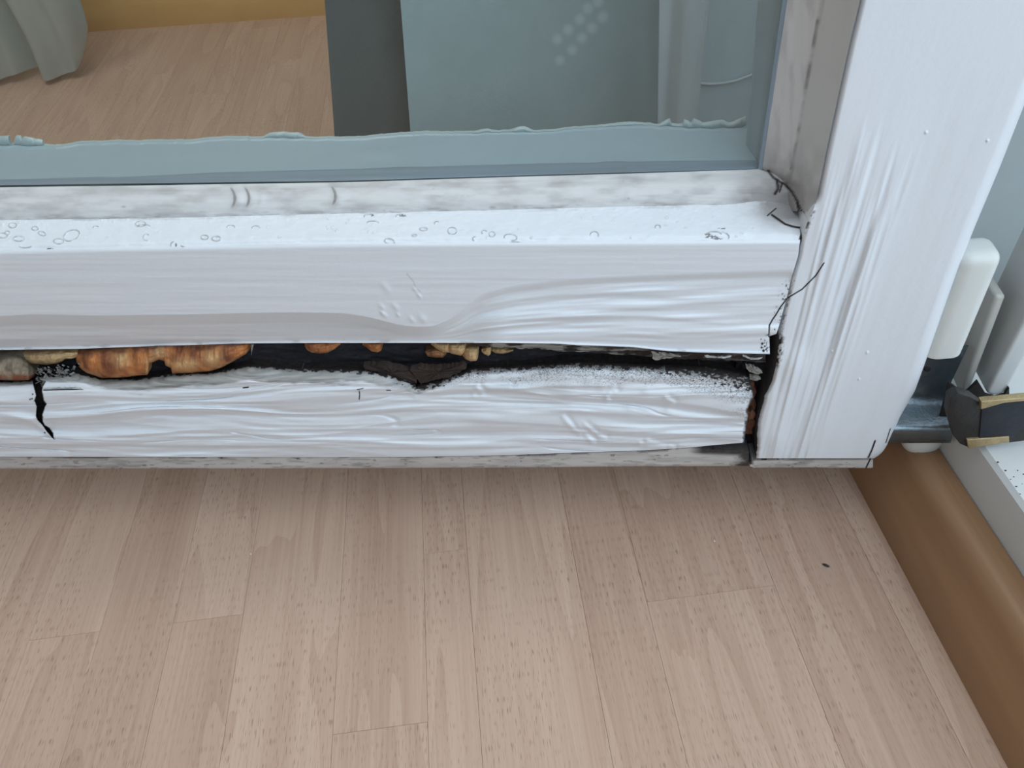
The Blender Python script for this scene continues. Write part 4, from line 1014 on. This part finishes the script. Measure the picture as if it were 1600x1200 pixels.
dk = cloth('curtain', ((507, 0), (523, 213)), ((660, 0), (676, 205)), .56, M_dark, 'charcoal curtain panel hanging left of the pale teal curtain', .0006, 301, wl_=.2)
tl = cloth('curtain', ((625, 0), (641, 207)), ((1040, 0), (1040, 196)), .535, M_dots, 'wide pale teal curtain with light dots behind the glass', .0012, 303, yr=.545, wl_=.25)
# pale dots: round soft spots of a paler tone mixed into the cloth colour
nt = M_dots.node_tree; b = nt.nodes['Principled BSDF']; L = nt.links.new
src = b.inputs['Base Color'].links[0].from_socket
tc = nd(nt, 'ShaderNodeTexCoord'); acc = None
for (x_, y_) in [(942, 26), (919, 12), (906, 29), (925, 43), (888, 45), (909, 58), (871, 60), (894, 77), (875, 93), (934, 2)]:
    c = on_y(x_, y_, .542) - np.array(tl.location)
    ds = nd(nt, 'ShaderNodeVectorMath', operation='DISTANCE'); ds.inputs[1].default_value = [float(c[0]), float(c[1]), float(c[2])]
    L(tc.outputs['Object'], ds.inputs[0])
    mr = nd(nt, 'ShaderNodeMapRange'); mr.inputs[1].default_value = .0050; mr.inputs[2].default_value = .0020; L(ds.outputs['Value'], mr.inputs[0])
    if acc is None: acc = mr.outputs[0]
    else:
        mm = nd(nt, 'ShaderNodeMath', operation='MAXIMUM'); L(acc, mm.inputs[0]); L(mr.outputs[0], mm.inputs[1]); acc = mm.outputs[0]
m5 = nd(nt, 'ShaderNodeMath', operation='MULTIPLY'); m5.inputs[1].default_value = .8; L(acc, m5.inputs[0])
mx = nd(nt, 'ShaderNodeMix', data_type='RGBA'); L(m5.outputs[0], mx.inputs[0]); L(src, mx.inputs[6]); mx.inputs[7].default_value = (.64, .74, .75, 1)
L(mx.outputs[2], b.inputs['Base Color'])
f2 = cloth('curtain', ((1030, 0), (1028, 196)), ((1105, 40), (1089, 200)), .515, M_curtain2, 'narrow pale grey curtain fold with a wavy right edge', .0020, 307, wl_=.075)
f3 = cloth('curtain', ((1070, 0), (1065, 200)), ((1260, 0), (1240, 200)), .56, M_curtain, 'plain teal curtain with a stitched hem, beside the upright pane edge', .0015, 311, wl_=.12)
pts = [(1080, 128), (1092, 130), (1110, 131.5), (1130, 130), (1150, 126), (1172, 118), (1190, 110)]
Vh, Fh = [], []
for i, p in enumerate(pts):
    c = on_y(*p, .5565)
    for k in range(6): Vh.append(np.array(c) + .0010 * np.array([0, math.cos(k * 1.047), math.sin(k * 1.047)]))
for i in range(len(pts) - 1):
    for k in range(6): Fh.append([i * 6 + k, i * 6 + (k + 1) % 6, i * 6 + 6 + (k + 1) % 6, i * 6 + 6 + k])
make('hem_stitching', Vh, Fh, M_curtain2, f3)
# silver curtain far left
ny, nx = 90, 140
z = np.linspace(1.3, 0, ny)[:, None]; u = np.linspace(0, 1, nx)[None, :]
xa, xb = -1.25, float(on_y(103, 20, 1.10)[0])
x = xa + (xb - xa) * u + .012 * np.sin(z * 16) * u * ss(.2, .0, z)
y = 1.10 + .017 * np.sin(u * 34) + .01 * np.sin(u * 71 + 1) + .05 * (u - .5)
zb_ = on_z(40, 128, .0)[2] + .010 + .003 * np.sin(u * 34 + .5) + .06 * ss(.93, 1.0, u)
P_ = np.stack([x, y + 0 * z, zb_ + (1.3 - zb_) * (z / 1.3)], -1)
tag(grid('curtain', P_, M_silver, None, None, (0, .0015, 0), 'tblr'), 'silver satin curtain end hanging by the honey-coloured skirting', 'curtain')

# ------------------------------------------------------------------ bits on the floor
def crumb(name, px_, py_, r_, sc_, mat, label, cat):
    c = on_z(px_, py_, 0); bm = bmesh.new(); bmesh.ops.create_icosphere(bm, subdivisions=2, radius=r_)
    for v_ in bm.verts: v_.co *= random.uniform(.75, 1.2)
    bmesh.ops.scale(bm, vec=sc_, verts=bm.verts)
    zmin = min(v_.co.z for v_ in bm.verts)
    me = bpy.data.meshes.new(name); bm.to_mesh(me); bm.free(); me.materials.append(mat)
    o = bpy.data.objects.new(name, me); o.location = (float(c[0]), float(c[1]), -zmin); o.rotation_euler = (0, 0, -.5); link(o); tag(o, label, cat)
crumb('wood_crumb', 1290, 884, .0011, (1.9, .8, .6), M_grime, 'tiny dark wood crumb on the laminate near the brown skirting', 'crumb')
crumb('paint_chip', 1116, 846, .0007, (1, 1, .6), M_plast, 'tiny white paint chip on the laminate below the split corner', 'paint chip')
crumb('paint_chip', 392, 866, .0006, (1, 1, .6), M_plast, 'tiny white paint chip on the laminate below the widest orange fungus', 'paint chip')
